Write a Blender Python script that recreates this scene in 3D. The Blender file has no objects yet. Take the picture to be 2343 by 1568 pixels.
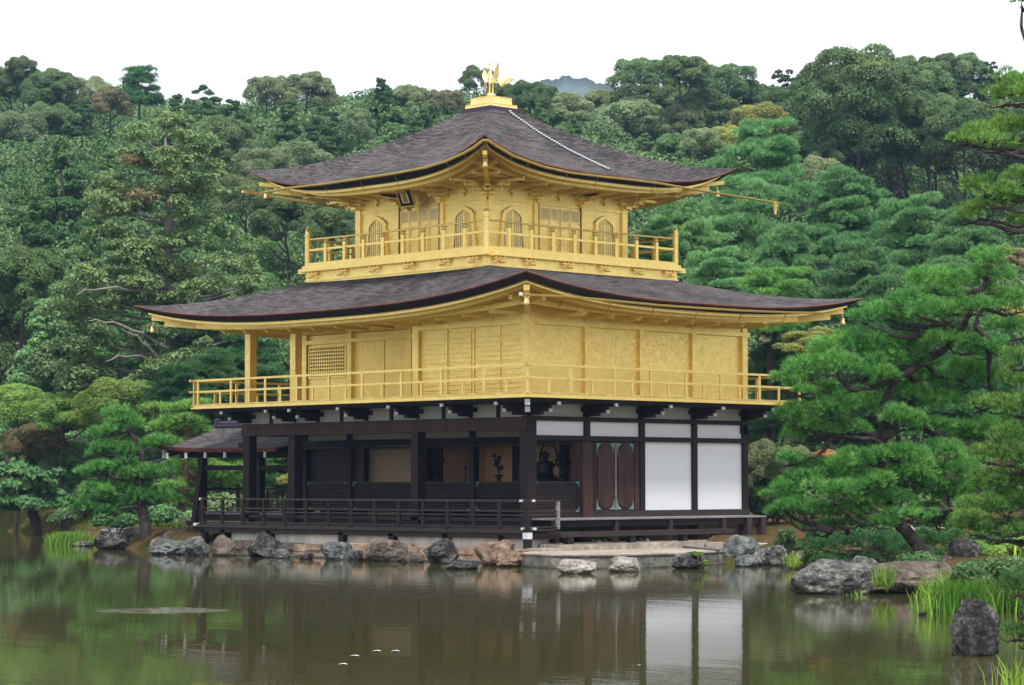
import bpy, math, random
import numpy as np
from mathutils import Vector, Matrix, noise

# ------------------------------------------------------------------ camera
R = math.radians
CAM = np.array([-44.619, -45.565, 1.925])
YAW, PIT, ROL, FPX = R(45.97), R(3.258), R(-0.067), 5647.5      # focal length in units of a 2342 px wide frame
fwd = np.array([math.cos(PIT)*math.cos(YAW), math.cos(PIT)*math.sin(YAW), math.sin(PIT)])
rgt0 = np.array([math.sin(YAW), -math.cos(YAW), 0.0]); up0 = np.cross(rgt0, fwd)
rgt = rgt0*math.cos(ROL)+up0*math.sin(ROL); upv = -rgt0*math.sin(ROL)+up0*math.cos(ROL)
scene = bpy.context.scene
col = scene.collection
camd = bpy.data.cameras.new("camera"); cam = bpy.data.objects.new("camera", camd); col.objects.link(cam)
camd.sensor_fit = 'HORIZONTAL'; camd.sensor_width = 36.0; camd.lens = 36.0*FPX/2342.0
camd.clip_start = 0.5; camd.clip_end = 8000
m = Matrix((( rgt[0], upv[0], -fwd[0], CAM[0]), (rgt[1], upv[1], -fwd[1], CAM[1]), (rgt[2], upv[2], -fwd[2], CAM[2]), (0, 0, 0, 1)))
cam.matrix_world = m
scene.camera = cam
# ------------------------------------------------------------------ sky and sun (bright overcast)
USE_HAZE = True
SUN_AZ, SUN_EL = R(236), R(60)          # direction the light comes from: world angle from +X, elevation
world = bpy.data.worlds.new("World"); scene.world = world; world.use_nodes = True
wn, wl = world.node_tree.nodes, world.node_tree.links
for n in list(wn): wn.remove(n)
sky = wn.new('ShaderNodeTexSky'); sky.sky_type = 'NISHITA'; sky.sun_disc = False
sky.sun_elevation = SUN_EL; sky.sun_rotation = math.pi/2-SUN_AZ; sky.dust_density = 3.0
mix = wn.new('ShaderNodeMixRGB'); mix.inputs[0].default_value = 0.86
mix.inputs[2].default_value = (11.9, 12.0, 12.3, 1)      # bright even cloud
bg = wn.new('ShaderNodeBackground'); bg.inputs[1].default_value = 0.078
wo = wn.new('ShaderNodeOutputWorld')
wl.new(sky.outputs[0], mix.inputs[1]); wl.new(mix.outputs[0], bg.inputs[0]); wl.new(bg.outputs[0], wo.inputs[0])
sd = bpy.data.lights.new("sun", 'SUN'); sd.energy = 3.7; sd.angle = R(8); sd.color = (1.0, 0.96, 0.9)
so = bpy.data.objects.new("sun", sd); col.objects.link(so)
sv = Vector((math.cos(SUN_EL)*math.cos(SUN_AZ), math.cos(SUN_EL)*math.sin(SUN_AZ), math.sin(SUN_EL)))
so.rotation_euler = sv.to_track_quat('Z', 'Y').to_euler()
scene.view_settings.view_transform = 'Standard'; scene.view_settings.look = 'None'
scene.view_settings.exposure = 0.52; scene.view_settings.gamma = 1.0
scene.cycles.use_denoising = True
scene.cycles.max_bounces = 8; scene.cycles.diffuse_bounces = 3; scene.cycles.glossy_bounces = 4
scene.cycles.transmission_bounces = 4; scene.cycles.volume_bounces = 1; scene.cycles.sample_clamp_indirect = 6.0
scene.cycles.caustics_reflective = False; scene.cycles.caustics_refractive = False

WZ = -0.10                                # water level
def ray(u, v): return fwd+rgt*(u-1171)/FPX-upv*(v-784)/FPX
def at(u, v, d): return CAM+ray(u, v)*d
def onz(u, v, z):
    r = ray(u, v); return CAM+r*(z-CAM[2])/r[2]
def proj(P):
    d = np.asarray(P, float)-CAM; z = float(d@fwd); return 1171+FPX*float(d@rgt)/z, 784-FPX*float(d@upv)/z, z

# ------------------------------------------------------------------ materials
def srgb(r, g, b):
    f = lambda c: (c/255/12.92) if c/255 <= .04045 else ((c/255+.055)/1.055)**2.4
    return (f(r), f(g), f(b), 1)
def newmat(name):
    mt = bpy.data.materials.new(name); mt.use_nodes = True
    nt = mt.node_tree; nt.nodes.clear()
    out = nt.nodes.new('ShaderNodeOutputMaterial'); b = nt.nodes.new('ShaderNodeBsdfPrincipled')
    nt.links.new(b.outputs[0], out.inputs[0])
    return mt, nt, b, out
def nd(nt, t, **kw):
    n = nt.nodes.new(t)
    for k, v in kw.items():
        if k.startswith('i_'): n.inputs[k[2:].replace('_', ' ')].default_value = v
        else: setattr(n, k, v)
    return n
def coords(nt, scale=(1, 1, 1), kind='Object'):
    tc = nt.nodes.new('ShaderNodeTexCoord'); mp = nt.nodes.new('ShaderNodeMapping')
    mp.inputs['Scale'].default_value = scale; nt.links.new(tc.outputs[kind], mp.inputs[0]); return mp.outputs[0]
def noisy(nt, vec, scale, detail=4, rough=.6):
    n = nt.nodes.new('ShaderNodeTexNoise'); n.inputs['Scale'].default_value = scale
    n.inputs['Detail'].default_value = detail; n.inputs['Roughness'].default_value = rough
    nt.links.new(vec, n.inputs['Vector']); return n.outputs[0]
def ramp(nt, fac, stops):
    r = nt.nodes.new('ShaderNodeValToRGB'); e = r.color_ramp.elements
    while len(e) < len(stops): e.new(.5)
    for k, (p, c) in enumerate(stops): e[k].position = p; e[k].color = c
    nt.links.new(fac, r.inputs[0]); return r.outputs[0]
def bump(nt, b, h, dist=.02, st=.5):
    n = nt.nodes.new('ShaderNodeBump'); n.inputs['Distance'].default_value = dist; n.inputs['Strength'].default_value = st
    nt.links.new(h, n.inputs['Height']); nt.links.new(n.outputs[0], b.inputs['Normal'])
def c4(c, k=1): return (c[0]*k, c[1]*k, c[2]*k, 1)
def plain(name, c, rough=.7, metal=0, var=.25, scale=3, sc=(1, 1, 1), bmp=0, spec=.3, bscale=None):
    mt, nt, b, o = newmat(name); v = coords(nt, sc)
    f = noisy(nt, v, scale, 5, .65)
    nt.links.new(ramp(nt, f, [(.3, c4(c, 1-var)), (.7, c4(c, 1+var))]), b.inputs['Base Color'])
    b.inputs['Roughness'].default_value = rough; b.inputs['Metallic'].default_value = metal
    b.inputs['Specular IOR Level'].default_value = spec
    if bmp: bump(nt, b, noisy(nt, v, bscale or scale*3, 4), bmp, .6)
    return mt
def gold_mat(name, c, metal, rough, leaf=.11):
    # gold leaf: small squares of slightly different tone, faint wrinkles
    mt, nt, b, o = newmat(name); v = coords(nt)
    vor = nd(nt, 'ShaderNodeTexVoronoi', distance='CHEBYCHEV'); vor.inputs['Scale'].default_value = 1/leaf; vor.inputs['Randomness'].default_value = .35
    nt.links.new(v, vor.inputs['Vector'])
    sep = nt.nodes.new('ShaderNodeSeparateColor'); nt.links.new(vor.outputs['Color'], sep.inputs[0])
    f = noisy(nt, v, 2.3, 6, .7)
    ma = nd(nt, 'ShaderNodeMath', operation='MULTIPLY_ADD'); ma.inputs[1].default_value = .2; nt.links.new(sep.outputs[0], ma.inputs[0]); nt.links.new(f, ma.inputs[2])
    nt.links.new(ramp(nt, ma.outputs[0], [(.3, c4(c, .90)), (.62, c), (.95, c4((c[0]*1.05, c[1]*1.08, c[2]*1.3), 1.06))]), b.inputs['Base Color'])
    b.inputs['Metallic'].default_value = metal
    rr = nd(nt, 'ShaderNodeMapRange'); rr.inputs[3].default_value = rough-.08; rr.inputs[4].default_value = rough+.12
    nt.links.new(sep.outputs[1], rr.inputs[0]); nt.links.new(rr.outputs[0], b.inputs['Roughness'])
    bump(nt, b, noisy(nt, v, 11, 5, .8), .014, .8)
    return mt
M = {}
M['gold'] = gold_mat('gold_leaf', (.95, .73, .235, 1), .84, .38, .055)
M['gold_pale'] = gold_mat('polished_gold', (1.0, .82, .38, 1), .8, .33, .2)
M['gold_hook'] = gold_mat('deep_gold_fitting', (.95, .62, .16, 1), .85, .35)
M['gold_dark'] = gold_mat('dark_gold_and_gap_shade', (.45, .26, .06, 1), .6, .5)  # gap shade painted as darker gold; also the tone of dark fittings
M['wood'] = plain('dark_aged_wood', (.020, .012, .012), .6, var=.5, scale=2.2, sc=(1, 1, 6), bmp=.004, spec=.2)
M['wood_h'] = plain('dark_aged_wood_long_grain', (.030, .020, .021), .55, var=.4, scale=2, sc=(1.2, 1.2, 8), bmp=.004, spec=.3)
M['wood_red'] = plain('reddish_worn_wood', (.042, .017, .013), .6, var=.6, scale=1.6, sc=(3, 3, .7), bmp=.004)
M['door_wood'] = plain('worn_red_door_boards', (.046, .018, .014), .6, var=.6, scale=1.6, sc=(3, 3, .7), bmp=.004)
M['wood_grey'] = plain('weathered_grey_wood', (.20, .185, .19), .65, var=.4, scale=3, sc=(2, 2, 6), bmp=.004)
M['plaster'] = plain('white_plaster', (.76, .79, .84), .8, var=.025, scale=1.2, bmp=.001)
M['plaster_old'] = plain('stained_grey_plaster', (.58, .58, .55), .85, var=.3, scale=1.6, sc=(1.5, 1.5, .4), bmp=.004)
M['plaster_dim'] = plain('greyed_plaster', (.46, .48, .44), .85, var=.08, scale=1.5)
M['whitecap'] = plain('white_painted_metal', (.55, .57, .61), .4, var=.05)
M['verdigris'] = plain('verdigris_fitting', (.13, .24, .24), .6, var=.3, scale=12)
M['copper'] = plain('dark_copper_sheet', (.055, .042, .075), .5, metal=.4, var=.3, scale=6)
M['black'] = plain('black_lacquer', (.012, .011, .016), .45, var=.2)
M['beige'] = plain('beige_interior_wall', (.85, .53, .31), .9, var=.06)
M['beige_dark'] = plain('darker_beige_wall', (.30, .22, .15), .9, var=.08)  # darker version of the beige wall colour
M['redlac'] = plain('red_lacquer', (.22, .03, .03), .5, var=.2)
M['paper'] = plain('pinkish_paper', (.88, .76, .68), .8, var=.08)
M['bronze'] = plain('dark_bronze', (.035, .032, .028), .45, metal=.5, var=.3)
M['chain'] = plain('pale_metal_chain', (.62, .62, .66), .4, metal=.4, var=.1)
def bark_mat(name, c1, c2, sc=(1, 1, 1)):
    mt, nt, b, o = newmat(name); v = coords(nt)
    f2 = noisy(nt, v, .55, 4, .6)
    gn = nt.nodes.new('ShaderNodeNewGeometry'); sn = nt.nodes.new('ShaderNodeSeparateXYZ'); nt.links.new(gn.outputs['Normal'], sn.inputs[0])
    ax_ = nd(nt, 'ShaderNodeMath', operation='ABSOLUTE'); ay_ = nd(nt, 'ShaderNodeMath', operation='ABSOLUTE'); nt.links.new(sn.outputs[0], ax_.inputs[0]); nt.links.new(sn.outputs[1], ay_.inputs[0])
    gt = nd(nt, 'ShaderNodeMath', operation='GREATER_THAN'); nt.links.new(ax_.outputs[0], gt.inputs[0]); nt.links.new(ay_.outputs[0], gt.inputs[1])
    def both(a, s_, det):
        mx_ = nd(nt, 'ShaderNodeMixRGB'); nt.links.new(gt.outputs[0], mx_.inputs[0]); nt.links.new(noisy(nt, coords(nt, (1, a, a)), s_, det, .75), mx_.inputs[1]); nt.links.new(noisy(nt, coords(nt, (a, 1, a)), s_, det, .75), mx_.inputs[2]); return mx_.outputs[0]
    f1 = both(6.0, 2.2, 8); f3 = both(14.0, 3.5, 4)
    mx = nd(nt, 'ShaderNodeMath', operation='MULTIPLY_ADD'); mx.inputs[1].default_value = .35; nt.links.new(f2, mx.inputs[0]); nt.links.new(f1, mx.inputs[2])
    m2 = nd(nt, 'ShaderNodeMath', operation='MULTIPLY_ADD'); m2.inputs[1].default_value = .5; nt.links.new(f3, m2.inputs[0]); nt.links.new(mx.outputs[0], m2.inputs[2])
    nt.links.new(ramp(nt, m2.outputs[0], [(.66, c4(c1, .75)), (.88, c1), (1.2, c2)]), b.inputs['Base Color'])
    b.inputs['Roughness'].default_value = .85; b.inputs['Specular IOR Level'].default_value = .3
    bump(nt, b, m2.outputs[0], .06, 1.0)
    return mt
M['bark_roof'] = bark_mat('cypress_bark_shingle', (.026, .022, .024, 1), (.112, .10, .105, 1))
M['bark_edge'] = bark_mat('cut_bark_edge', (.12, .035, .02, 1), (.20, .075, .05, 1))
M['roof_black'] = plain('black_eave_band', (.011, .009, .016), .7, var=.3, scale=5, sc=(1, 1, 8), bmp=.006)
def stone_mat(name, c1, c2, c3, sc=1.6, lich=.0):
    mt, nt, b, o = newmat(name); tc = coords(nt, kind='Object')
    oi = nt.nodes.new('ShaderNodeObjectInfo'); va = nd(nt, 'ShaderNodeVectorMath', operation='ADD')
    nt.links.new(tc, va.inputs[0]); nt.links.new(oi.outputs['Random'], va.inputs[1]); v = va.outputs[0]
    f = noisy(nt, v, sc, 8, .7); f2 = noisy(nt, v, sc*5, 6, .75)
    mx = nd(nt, 'ShaderNodeMath', operation='MULTIPLY_ADD'); mx.inputs[1].default_value = .6; nt.links.new(f2, mx.inputs[0]); nt.links.new(f, mx.inputs[2])
    cr = ramp(nt, mx.outputs[0], [(.62, c1), (.80, c2), (.98, c3)])
    if lich:
        m = nd(nt, 'ShaderNodeMixRGB'); m.inputs[2].default_value = (.42, .42, .33, 1)
        lf = ramp(nt, noisy(nt, v, sc*3.2, 9, .8), [(.50, (0, 0, 0, 1)), (.60, (lich, lich, lich, 1))])
        nt.links.new(lf, m.inputs[0]); nt.links.new(cr, m.inputs[1]); cr = m.outputs[0]
    # wet, algae-dark band just above the water
    gp = nt.nodes.new('ShaderNodeNewGeometry'); sx = nt.nodes.new('ShaderNodeSeparateXYZ'); nt.links.new(gp.outputs['Position'], sx.inputs[0])
    wz = nd(nt, 'ShaderNodeMath', operation='MULTIPLY_ADD'); wz.inputs[1].default_value = -.10; nt.links.new(f, wz.inputs[0]); nt.links.new(sx.outputs[2], wz.inputs[2])
    wr = nd(nt, 'ShaderNodeMapRange'); wr.inputs[1].default_value = WZ-.05; wr.inputs[2].default_value = WZ+.02; wr.inputs[3].default_value = .28; nt.links.new(wz.outputs[0], wr.inputs[0])
    vs_ = nd(nt, 'ShaderNodeVectorMath', operation='SCALE'); nt.links.new(cr, vs_.inputs[0]); nt.links.new(wr.outputs[0], vs_.inputs['Scale']); cr = vs_.outputs[0]
    nt.links.new(cr, b.inputs['Base Color']); b.inputs['Roughness'].default_value = .8; b.inputs['Specular IOR Level'].default_value = .35
    bump(nt, b, mx.outputs[0], .12, 1.0)
    return mt
M['rock_grey'] = stone_mat('lichened_grey_rock', (.022, .023, .027, 1), (.085, .085, .09, 1), (.24, .235, .22, 1), 2.4, .6)
M['rock_dark'] = stone_mat('dark_veined_rock', (.008, .008, .010, 1), (.021, .020, .024, 1), (.22, .21, .21, 1), 2.8, .2)
M['rock_blue'] = stone_mat('bluish_grey_rock', (.03, .036, .042, 1), (.10, .115, .125, 1), (.24, .25, .25, 1), 2.4, .3)
M['rock_brown'] = stone_mat('brown_rock', (.035, .028, .025, 1), (.11, .085, .072, 1), (.24, .195, .165, 1), 2.0, .25)
M['rock_orange'] = stone_mat('rusty_orange_rock', (.06, .036, .026, 1), (.19, .115, .078, 1), (.33, .25, .19, 1), 2.6, .25)
M['rock_white'] = stone_mat('pale_pitted_rock', (.09, .08, .07, 1), (.33, .30, .27, 1), (.6, .58, .54, 1), 3.2, .4)
M['block'] = stone_mat('tan_granite_block', (.17, .10, .07, 1), (.38, .25, .17, 1), (.52, .42, .33, 1), 3.2, .1)
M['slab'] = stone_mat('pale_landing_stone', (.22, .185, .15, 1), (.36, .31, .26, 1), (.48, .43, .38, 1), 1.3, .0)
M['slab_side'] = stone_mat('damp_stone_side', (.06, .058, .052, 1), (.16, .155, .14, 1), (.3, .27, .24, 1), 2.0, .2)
M['sand'] = plain('pale_raked_sand', (.50, .46, .42), .95, var=.1, scale=4, bmp=.006)
LK = 2.05
def leaf_mat(name, c, hue=.016, val=.27, trans=.28, clump=.35, c2=None):
    mt, nt, b, o = newmat(name)
    g = nt.nodes.new('ShaderNodeNewGeometry'); oi = nt.nodes.new('ShaderNodeObjectInfo')
    tc = nt.nodes.new('ShaderNodeTexCoord'); n = noisy(nt, tc.outputs['Object'], clump, 3, .6)
    cc = nd(nt, 'ShaderNodeMixRGB'); cc.inputs[1].default_value = c4(c, LK); cc.inputs[2].default_value = c4(c2 or (c[0]*1.5, c[1]*1.25, c[2]*1.0), LK)
    mr0 = nd(nt, 'ShaderNodeMapRange'); mr0.inputs[1].default_value = .38; mr0.inputs[2].default_value = .66; nt.links.new(n, mr0.inputs[0]); nt.links.new(mr0.outputs[0], cc.inputs[0])
    hs = nt.nodes.new('ShaderNodeHueSaturation')
    mr = nd(nt, 'ShaderNodeMapRange'); mr.inputs[3].default_value = 1-val; mr.inputs[4].default_value = 1+val; nt.links.new(g.outputs['Random Per Island'], mr.inputs[0]); nt.links.new(mr.outputs[0], hs.inputs['Value'])
    mh = nd(nt, 'ShaderNodeMapRange'); mh.inputs[3].default_value = .5-hue*1.6; mh.inputs[4].default_value = .5+hue*.6; nt.links.new(oi.outputs['Random'], mh.inputs[0]); nt.links.new(mh.outputs[0], hs.inputs['Hue'])
    ov = nd(nt, 'ShaderNodeMapRange'); ov.inputs[3].default_value = .78; ov.inputs[4].default_value = 1.25; oq = nd(nt, 'ShaderNodeMath', operation='FRACT'); om = nd(nt, 'ShaderNodeMath', operation='MULTIPLY'); om.inputs[1].default_value = 7.31
    nt.links.new(oi.outputs['Random'], om.inputs[0]); nt.links.new(om.outputs[0], oq.inputs[0]); nt.links.new(oq.outputs[0], ov.inputs[0]); vm = nd(nt, 'ShaderNodeVectorMath', operation='SCALE'); nt.links.new(cc.outputs[0], vm.inputs[0]); nt.links.new(ov.outputs[0], vm.inputs['Scale'])
    nt.links.new(vm.outputs[0], hs.inputs['Color']); nt.links.new(hs.outputs[0], b.inputs['Base Color'])
    b.inputs['Roughness'].default_value = .55; b.inputs['Specular IOR Level'].default_value = .15
    tr = nt.nodes.new('ShaderNodeBsdfTranslucent'); nt.links.new(hs.outputs[0], tr.inputs[0])
    ms = nt.nodes.new('ShaderNodeMixShader'); ms.inputs[0].default_value = trans
    nt.links.new(b.outputs[0], ms.inputs[1]); nt.links.new(tr.outputs[0], ms.inputs[2]); nt.links.new(ms.outputs[0], o.inputs[0])
    return mt
M['lf_dark'] = leaf_mat('dark_broadleaf_foliage', (.038, .072, .029), c2=(.080, .118, .046))
M['lf_olive'] = leaf_mat('olive_broadleaf_foliage', (.075, .115, .050), c2=(.135, .165, .085))
M['lf_mid'] = leaf_mat('mid_green_foliage', (.045, .105, .040), c2=(.085, .15, .055))
M['lf_con'] = leaf_mat('dark_conifer_foliage', (.026, .060, .021), c2=(.052, .092, .030))
M['lf_conl'] = leaf_mat('pale_conifer_foliage', (.058, .105, .045), c2=(.09, .135, .055))
M['lf_bright'] = leaf_mat('bright_maple_foliage', (.075, .155, .035), c2=(.125, .20, .05), trans=.4)
M['lf_yellow'] = leaf_mat('yellow_green_foliage', (.12, .15, .045), c2=(.19, .19, .05), trans=.35)
M['lf_orange'] = leaf_mat('orange_maple_foliage', (.24, .09, .035), c2=(.2, .13, .05), trans=.35)
M['lf_rust'] = leaf_mat('rusty_green_foliage', (.075, .085, .04), c2=(.12, .11, .06), trans=.3)
M['lf_red'] = leaf_mat('reddening_maple_foliage', (.070, .075, .030), c2=(.12, .080, .045), trans=.35)
M['lf_brown'] = leaf_mat('dry_brown_foliage', (.12, .10, .05), c2=(.17, .135, .08))
M['ndl'] = leaf_mat('pine_needles', (.046, .135, .032), c2=(.092, .195, .044), val=.55, trans=.3, clump=1.1)
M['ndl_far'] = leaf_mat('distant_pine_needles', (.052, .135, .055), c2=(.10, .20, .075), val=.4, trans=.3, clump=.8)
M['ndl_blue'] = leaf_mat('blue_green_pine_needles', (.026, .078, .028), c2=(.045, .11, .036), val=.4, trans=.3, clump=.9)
M['blade'] = leaf_mat('iris_blades', (.060, .155, .020), c2=(.125, .205, .032), val=.5, trans=.4, clump=1.2)
M['moss'] = leaf_mat('moss_tufts', (.05, .09, .015), c2=(.08, .12, .025), trans=.3)
M['bark'] = plain('rough_tree_bark', (.045, .036, .034), .9, var=.5, scale=3, sc=(4, 4, 1.2), bmp=.03)
M['bark_red'] = plain('reddish_pine_bark', (.10, .058, .045), .9, var=.5, scale=3, sc=(4, 4, 1.2), bmp=.03)
M['bark_pale'] = plain('pale_bare_bark', (.22, .20, .19), .9, var=.3, scale=3, sc=(4, 4, 1.2), bmp=.02)

# ------------------------------------------------------------------ mesh helpers
def wloc(o):
    v = Vector((0, 0, 0))
    while o is not None: v += o.location; o = o.parent
    return v
def tag(o, label=None, cat=None, group=None, kind=None):
    if label: o['label'] = label
    if cat: o['category'] = cat
    if group: o['group'] = group
    if kind: o['kind'] = kind
    return o
def thing(name, loc, label, cat, group=None):
    o = bpy.data.objects.new(name, None); col.objects.link(o); o.location = loc; o.empty_display_size = .3
    return tag(o, label, cat, group)
def link(name, me, parent=None, loc=None):
    o = bpy.data.objects.new(name, me); col.objects.link(o)
    if parent is not None: o.parent = parent
    if loc is not None: o.location = loc
    return o
def mesh_np(name, verts, faces, mats, mi=None, smooth=False):
    verts = np.ascontiguousarray(verts, dtype=np.float32); faces = np.ascontiguousarray(faces, dtype=np.int32)
    me = bpy.data.meshes.new(name); nf, k = faces.shape
    me.vertices.add(len(verts)); me.vertices.foreach_set('co', verts.ravel())
    me.loops.add(nf*k); me.loops.foreach_set('vertex_index', faces.ravel())
    me.polygons.add(nf); me.polygons.foreach_set('loop_start', np.arange(0, nf*k, k, dtype=np.int32))
    me.polygons.foreach_set('loop_total', np.full(nf, k, dtype=np.int32))
    if smooth: me.polygons.foreach_set('use_smooth', np.ones(nf, dtype=bool))
    for mt in (mats if isinstance(mats, (list, tuple)) else [mats]): me.materials.append(mt)
    if mi is not None: me.polygons.foreach_set('material_index', np.asarray(mi, dtype=np.int32))
    me.update(calc_edges=True); return me
class MB:
    def __init__(s): s.v = []; s.f = []; s.m = []; s.cur = 0
    def add(s, vs, fs):
        n = len(s.v); s.v.extend([tuple(map(float, p)) for p in vs]); s.f.extend([tuple(i+n for i in f) for f in fs]); s.m.extend([s.cur]*len(fs)); return s
    def box(s, x0, x1, y0, y1, z0, z1):
        x0, x1 = sorted((x0, x1)); y0, y1 = sorted((y0, y1)); z0, z1 = sorted((z0, z1))
        return s.add([(x0, y0, z0), (x1, y0, z0), (x1, y1, z0), (x0, y1, z0), (x0, y0, z1), (x1, y0, z1), (x1, y1, z1), (x0, y1, z1)],
                     [(0, 3, 2, 1), (4, 5, 6, 7), (0, 1, 5, 4), (1, 2, 6, 5), (2, 3, 7, 6), (3, 0, 4, 7)])
    def bar(s, p, q, w, h):
        p, q = Vector(p), Vector(q); d = (q-p).normalized(); r = d.cross(Vector((0, 0, 1)))
        if r.length < 1e-4: r = Vector((1, 0, 0))
        r.normalize(); u = r.cross(d).normalized(); vs = []
        for c in (p, q):
            for a, b_ in ((-1, -1), (1, -1), (1, 1), (-1, 1)): vs.append(c+r*a*w/2+u*b_*h/2)
        return s.add(vs, [(0, 1, 2, 3), (7, 6, 5, 4), (0, 4, 5, 1), (1, 5, 6, 2), (2, 6, 7, 3), (3, 7, 4, 0)])
    def tube(s, pts, rad, n=8):
        pts = [Vector(p) for p in pts]; rad = rad if isinstance(rad, (list, tuple)) else [rad]*len(pts)
        vs = []; fs = []; ref = Vector((.31, .17, .93))
        for i, p in enumerate(pts):
            d = (pts[min(i+1, len(pts)-1)]-pts[max(i-1, 0)]).normalized(); a = d.cross(ref)
            if a.length < .1: a = d.cross(Vector((1, 0, 0)))
            a.normalize(); b_ = d.cross(a)
            for k in range(n): t = 2*math.pi*k/n; vs.append(p+(a*math.cos(t)+b_*math.sin(t))*rad[i])
        for i in range(len(pts)-1):
            for k in range(n): fs.append((i*n+k, i*n+(k+1) % n, (i+1)*n+(k+1) % n, (i+1)*n+k))
        fs.append(tuple(range(n))[::-1]); fs.append(tuple((len(pts)-1)*n+k for k in range(n)))
        return s.add(vs, fs)
    def lathe(s, prof, c, n=14, sx=1, sy=1):
        vs = []; fs = []
        for r, z in prof:
            for k in range(n): t = 2*math.pi*k/n; vs.append((c[0]+r*sx*math.cos(t), c[1]+r*sy*math.sin(t), c[2]+z))
        for i in range(len(prof)-1):
            for k in range(n): fs.append((i*n+k, i*n+(k+1) % n, (i+1)*n+(k+1) % n, (i+1)*n+k))
        fs.append(tuple(range(n))[::-1]); fs.append(tuple((len(prof)-1)*n+k for k in range(n)))
        return s.add(vs, fs)
    def prism(s, pts, off):
        n = len(pts); q = [Vector(p)+Vector(off) for p in pts]
        return s.add(list(pts)+q, [tuple(range(n))[::-1], tuple(range(n, 2*n))]+[(i, (i+1) % n, n+(i+1) % n, n+i) for i in range(n)])
    def build(s, name, mats, parent=None, smooth=False, label=None):
        base = wloc(parent) if parent is not None else Vector((0, 0, 0))
        me = bpy.data.meshes.new(name); me.from_pydata([tuple(Vector(v)-base) for v in s.v], [], s.f)
        for mt in (mats if isinstance(mats, (list, tuple)) else [mats]): me.materials.append(mt)
        if any(s.m): me.polygons.foreach_set('material_index', s.m)
        if smooth: me.polygons.foreach_set('use_smooth', [True]*len(s.f))
        me.update(); o = link(name, me, parent)
        if label: o['label'] = label
        return o
# axis-aligned face frames: s runs along the face, n outward
class FR:
    def __init__(s, ox, oy, t, n): s.o = (ox, oy); s.t = t; s.n = n
    def p(s, a, n, z): return (s.o[0]+s.t[0]*a+s.n[0]*n, s.o[1]+s.t[1]*a+s.n[1]*n, z)
    def box(s, mb, a0, a1, n0, n1, z0, z1):
        p, q = s.p(a0, n0, z0), s.p(a1, n1, z1); return mb.box(p[0], q[0], p[1], q[1], z0, z1)
K = 2.12; LX = 8.48; WY = 11.66; CX = 4.24; CY = 5.83
SOUTH = FR(0, 0, (0, 1), (-1, 0))      # the long face on the left of the picture
EAST = FR(0, 0, (1, 0), (0, -1))       # the short face on the right
NORTH = FR(LX, 0, (0, 1), (1, 0))
WEST = FR(0, WY, (1, 0), (0, 1))
# ================================================================== the golden pavilion
PAV = thing('golden_pavilion', (CX, CY, .3), 'three-storey golden pavilion with dark timber ground floor and curved bark roofs', 'pavilion')
def one(name, mat, build, parent=None, label=None, smooth=False):
    mb = MB(); build(mb); return mb.build(name, mat, parent or PAV, smooth, label)

# ---- ground floor columns
def column(x, y, z0, z1, w, name='column', mat=None, label=None):
    return one(name, mat or M['wood'], lambda b: b.box(x-w/2, x+w/2, y-w/2, y+w/2, z0, z1), label=label)
cols_out = [(0, 0, .31), (0, 4.24, .28), (0, 9.50, .30), (0, 11.6, .28)]
for x, y, w in cols_out: column(x, y, .42, 3.63, w)
for k in range(1, 5): column(k*K, 0, .42 if k < 4 else .40, 3.63, .19 if k != 4 else .2)
column(2.02, .0, .42, 3.0, .36, mat=M['wood_red'], label='broad reddish post beside the double doors')
for y in (11.6, 9.54, 6.62, 4.30, 2.12): column(2.12, y, .9, 3.63, .2 if y != 6.62 else .26)
for y in (11.6, 7.6, 4.0): column(LX, y, .4, 3.63, .2)
for x in (4.24, 6.36): column(x, WY-.06, .4, 3.63, .2)
# ---- beams
def beam(fr, a0, a1, n0, n1, z0, z1, mat='wood', label=None):
    return one('beam', M[mat], lambda b: fr.box(b, a0, a1, n0, n1, z0, z1), label=label)
beam(SOUTH, -.1, WY+.12, -.13, .17, 3.30, 3.64, 'wood_red', 'long reddish head beam over the open veranda')
beam(EAST, -.16, LX+.12, -.06, .13, 3.545, 3.66)
beam(EAST, -.16, LX+.12, -.06, .13, 3.035, 3.165)
beam(EAST, 1.9, LX+.12, -.06, .14, 1.02, 1.19, 'wood_h')
beam(EAST, .15, 1.9, -.08, .08, .98, 1.17)
beam(NORTH, -.1, WY+.1, -.15, .1, 3.3, 3.64); beam(WEST, -.1, LX+.1, -.15, .1, 3.3, 3.64)
INN = FR(2.12, 0, (0, 1), (-1, 0))      # inner wall plane behind the veranda
beam(INN, 0, WY, -.06, .12, 3.0, 3.18); beam(INN, 0, WY, -.05, .09, 2.93, 2.985, 'wood_red')
beam(SOUTH, 0, WY, -.1, .14, .93, 1.02, 'wood_h'); 
beam(SOUTH, 11.45, WY+.35, -.06, .12, 2.96, 3.12)
for k, (a, b_) in enumerate(((2.3, 4.2), (4.4, 6.5), (6.75, 9.4), (9.64, 11.5))):
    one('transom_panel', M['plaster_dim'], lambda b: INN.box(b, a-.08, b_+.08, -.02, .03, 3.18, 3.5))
one('transom_panel', M['plaster_dim'], lambda b: INN.box(b, .1, 2.02, -.02, .03, 3.18, 3.5))
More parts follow.
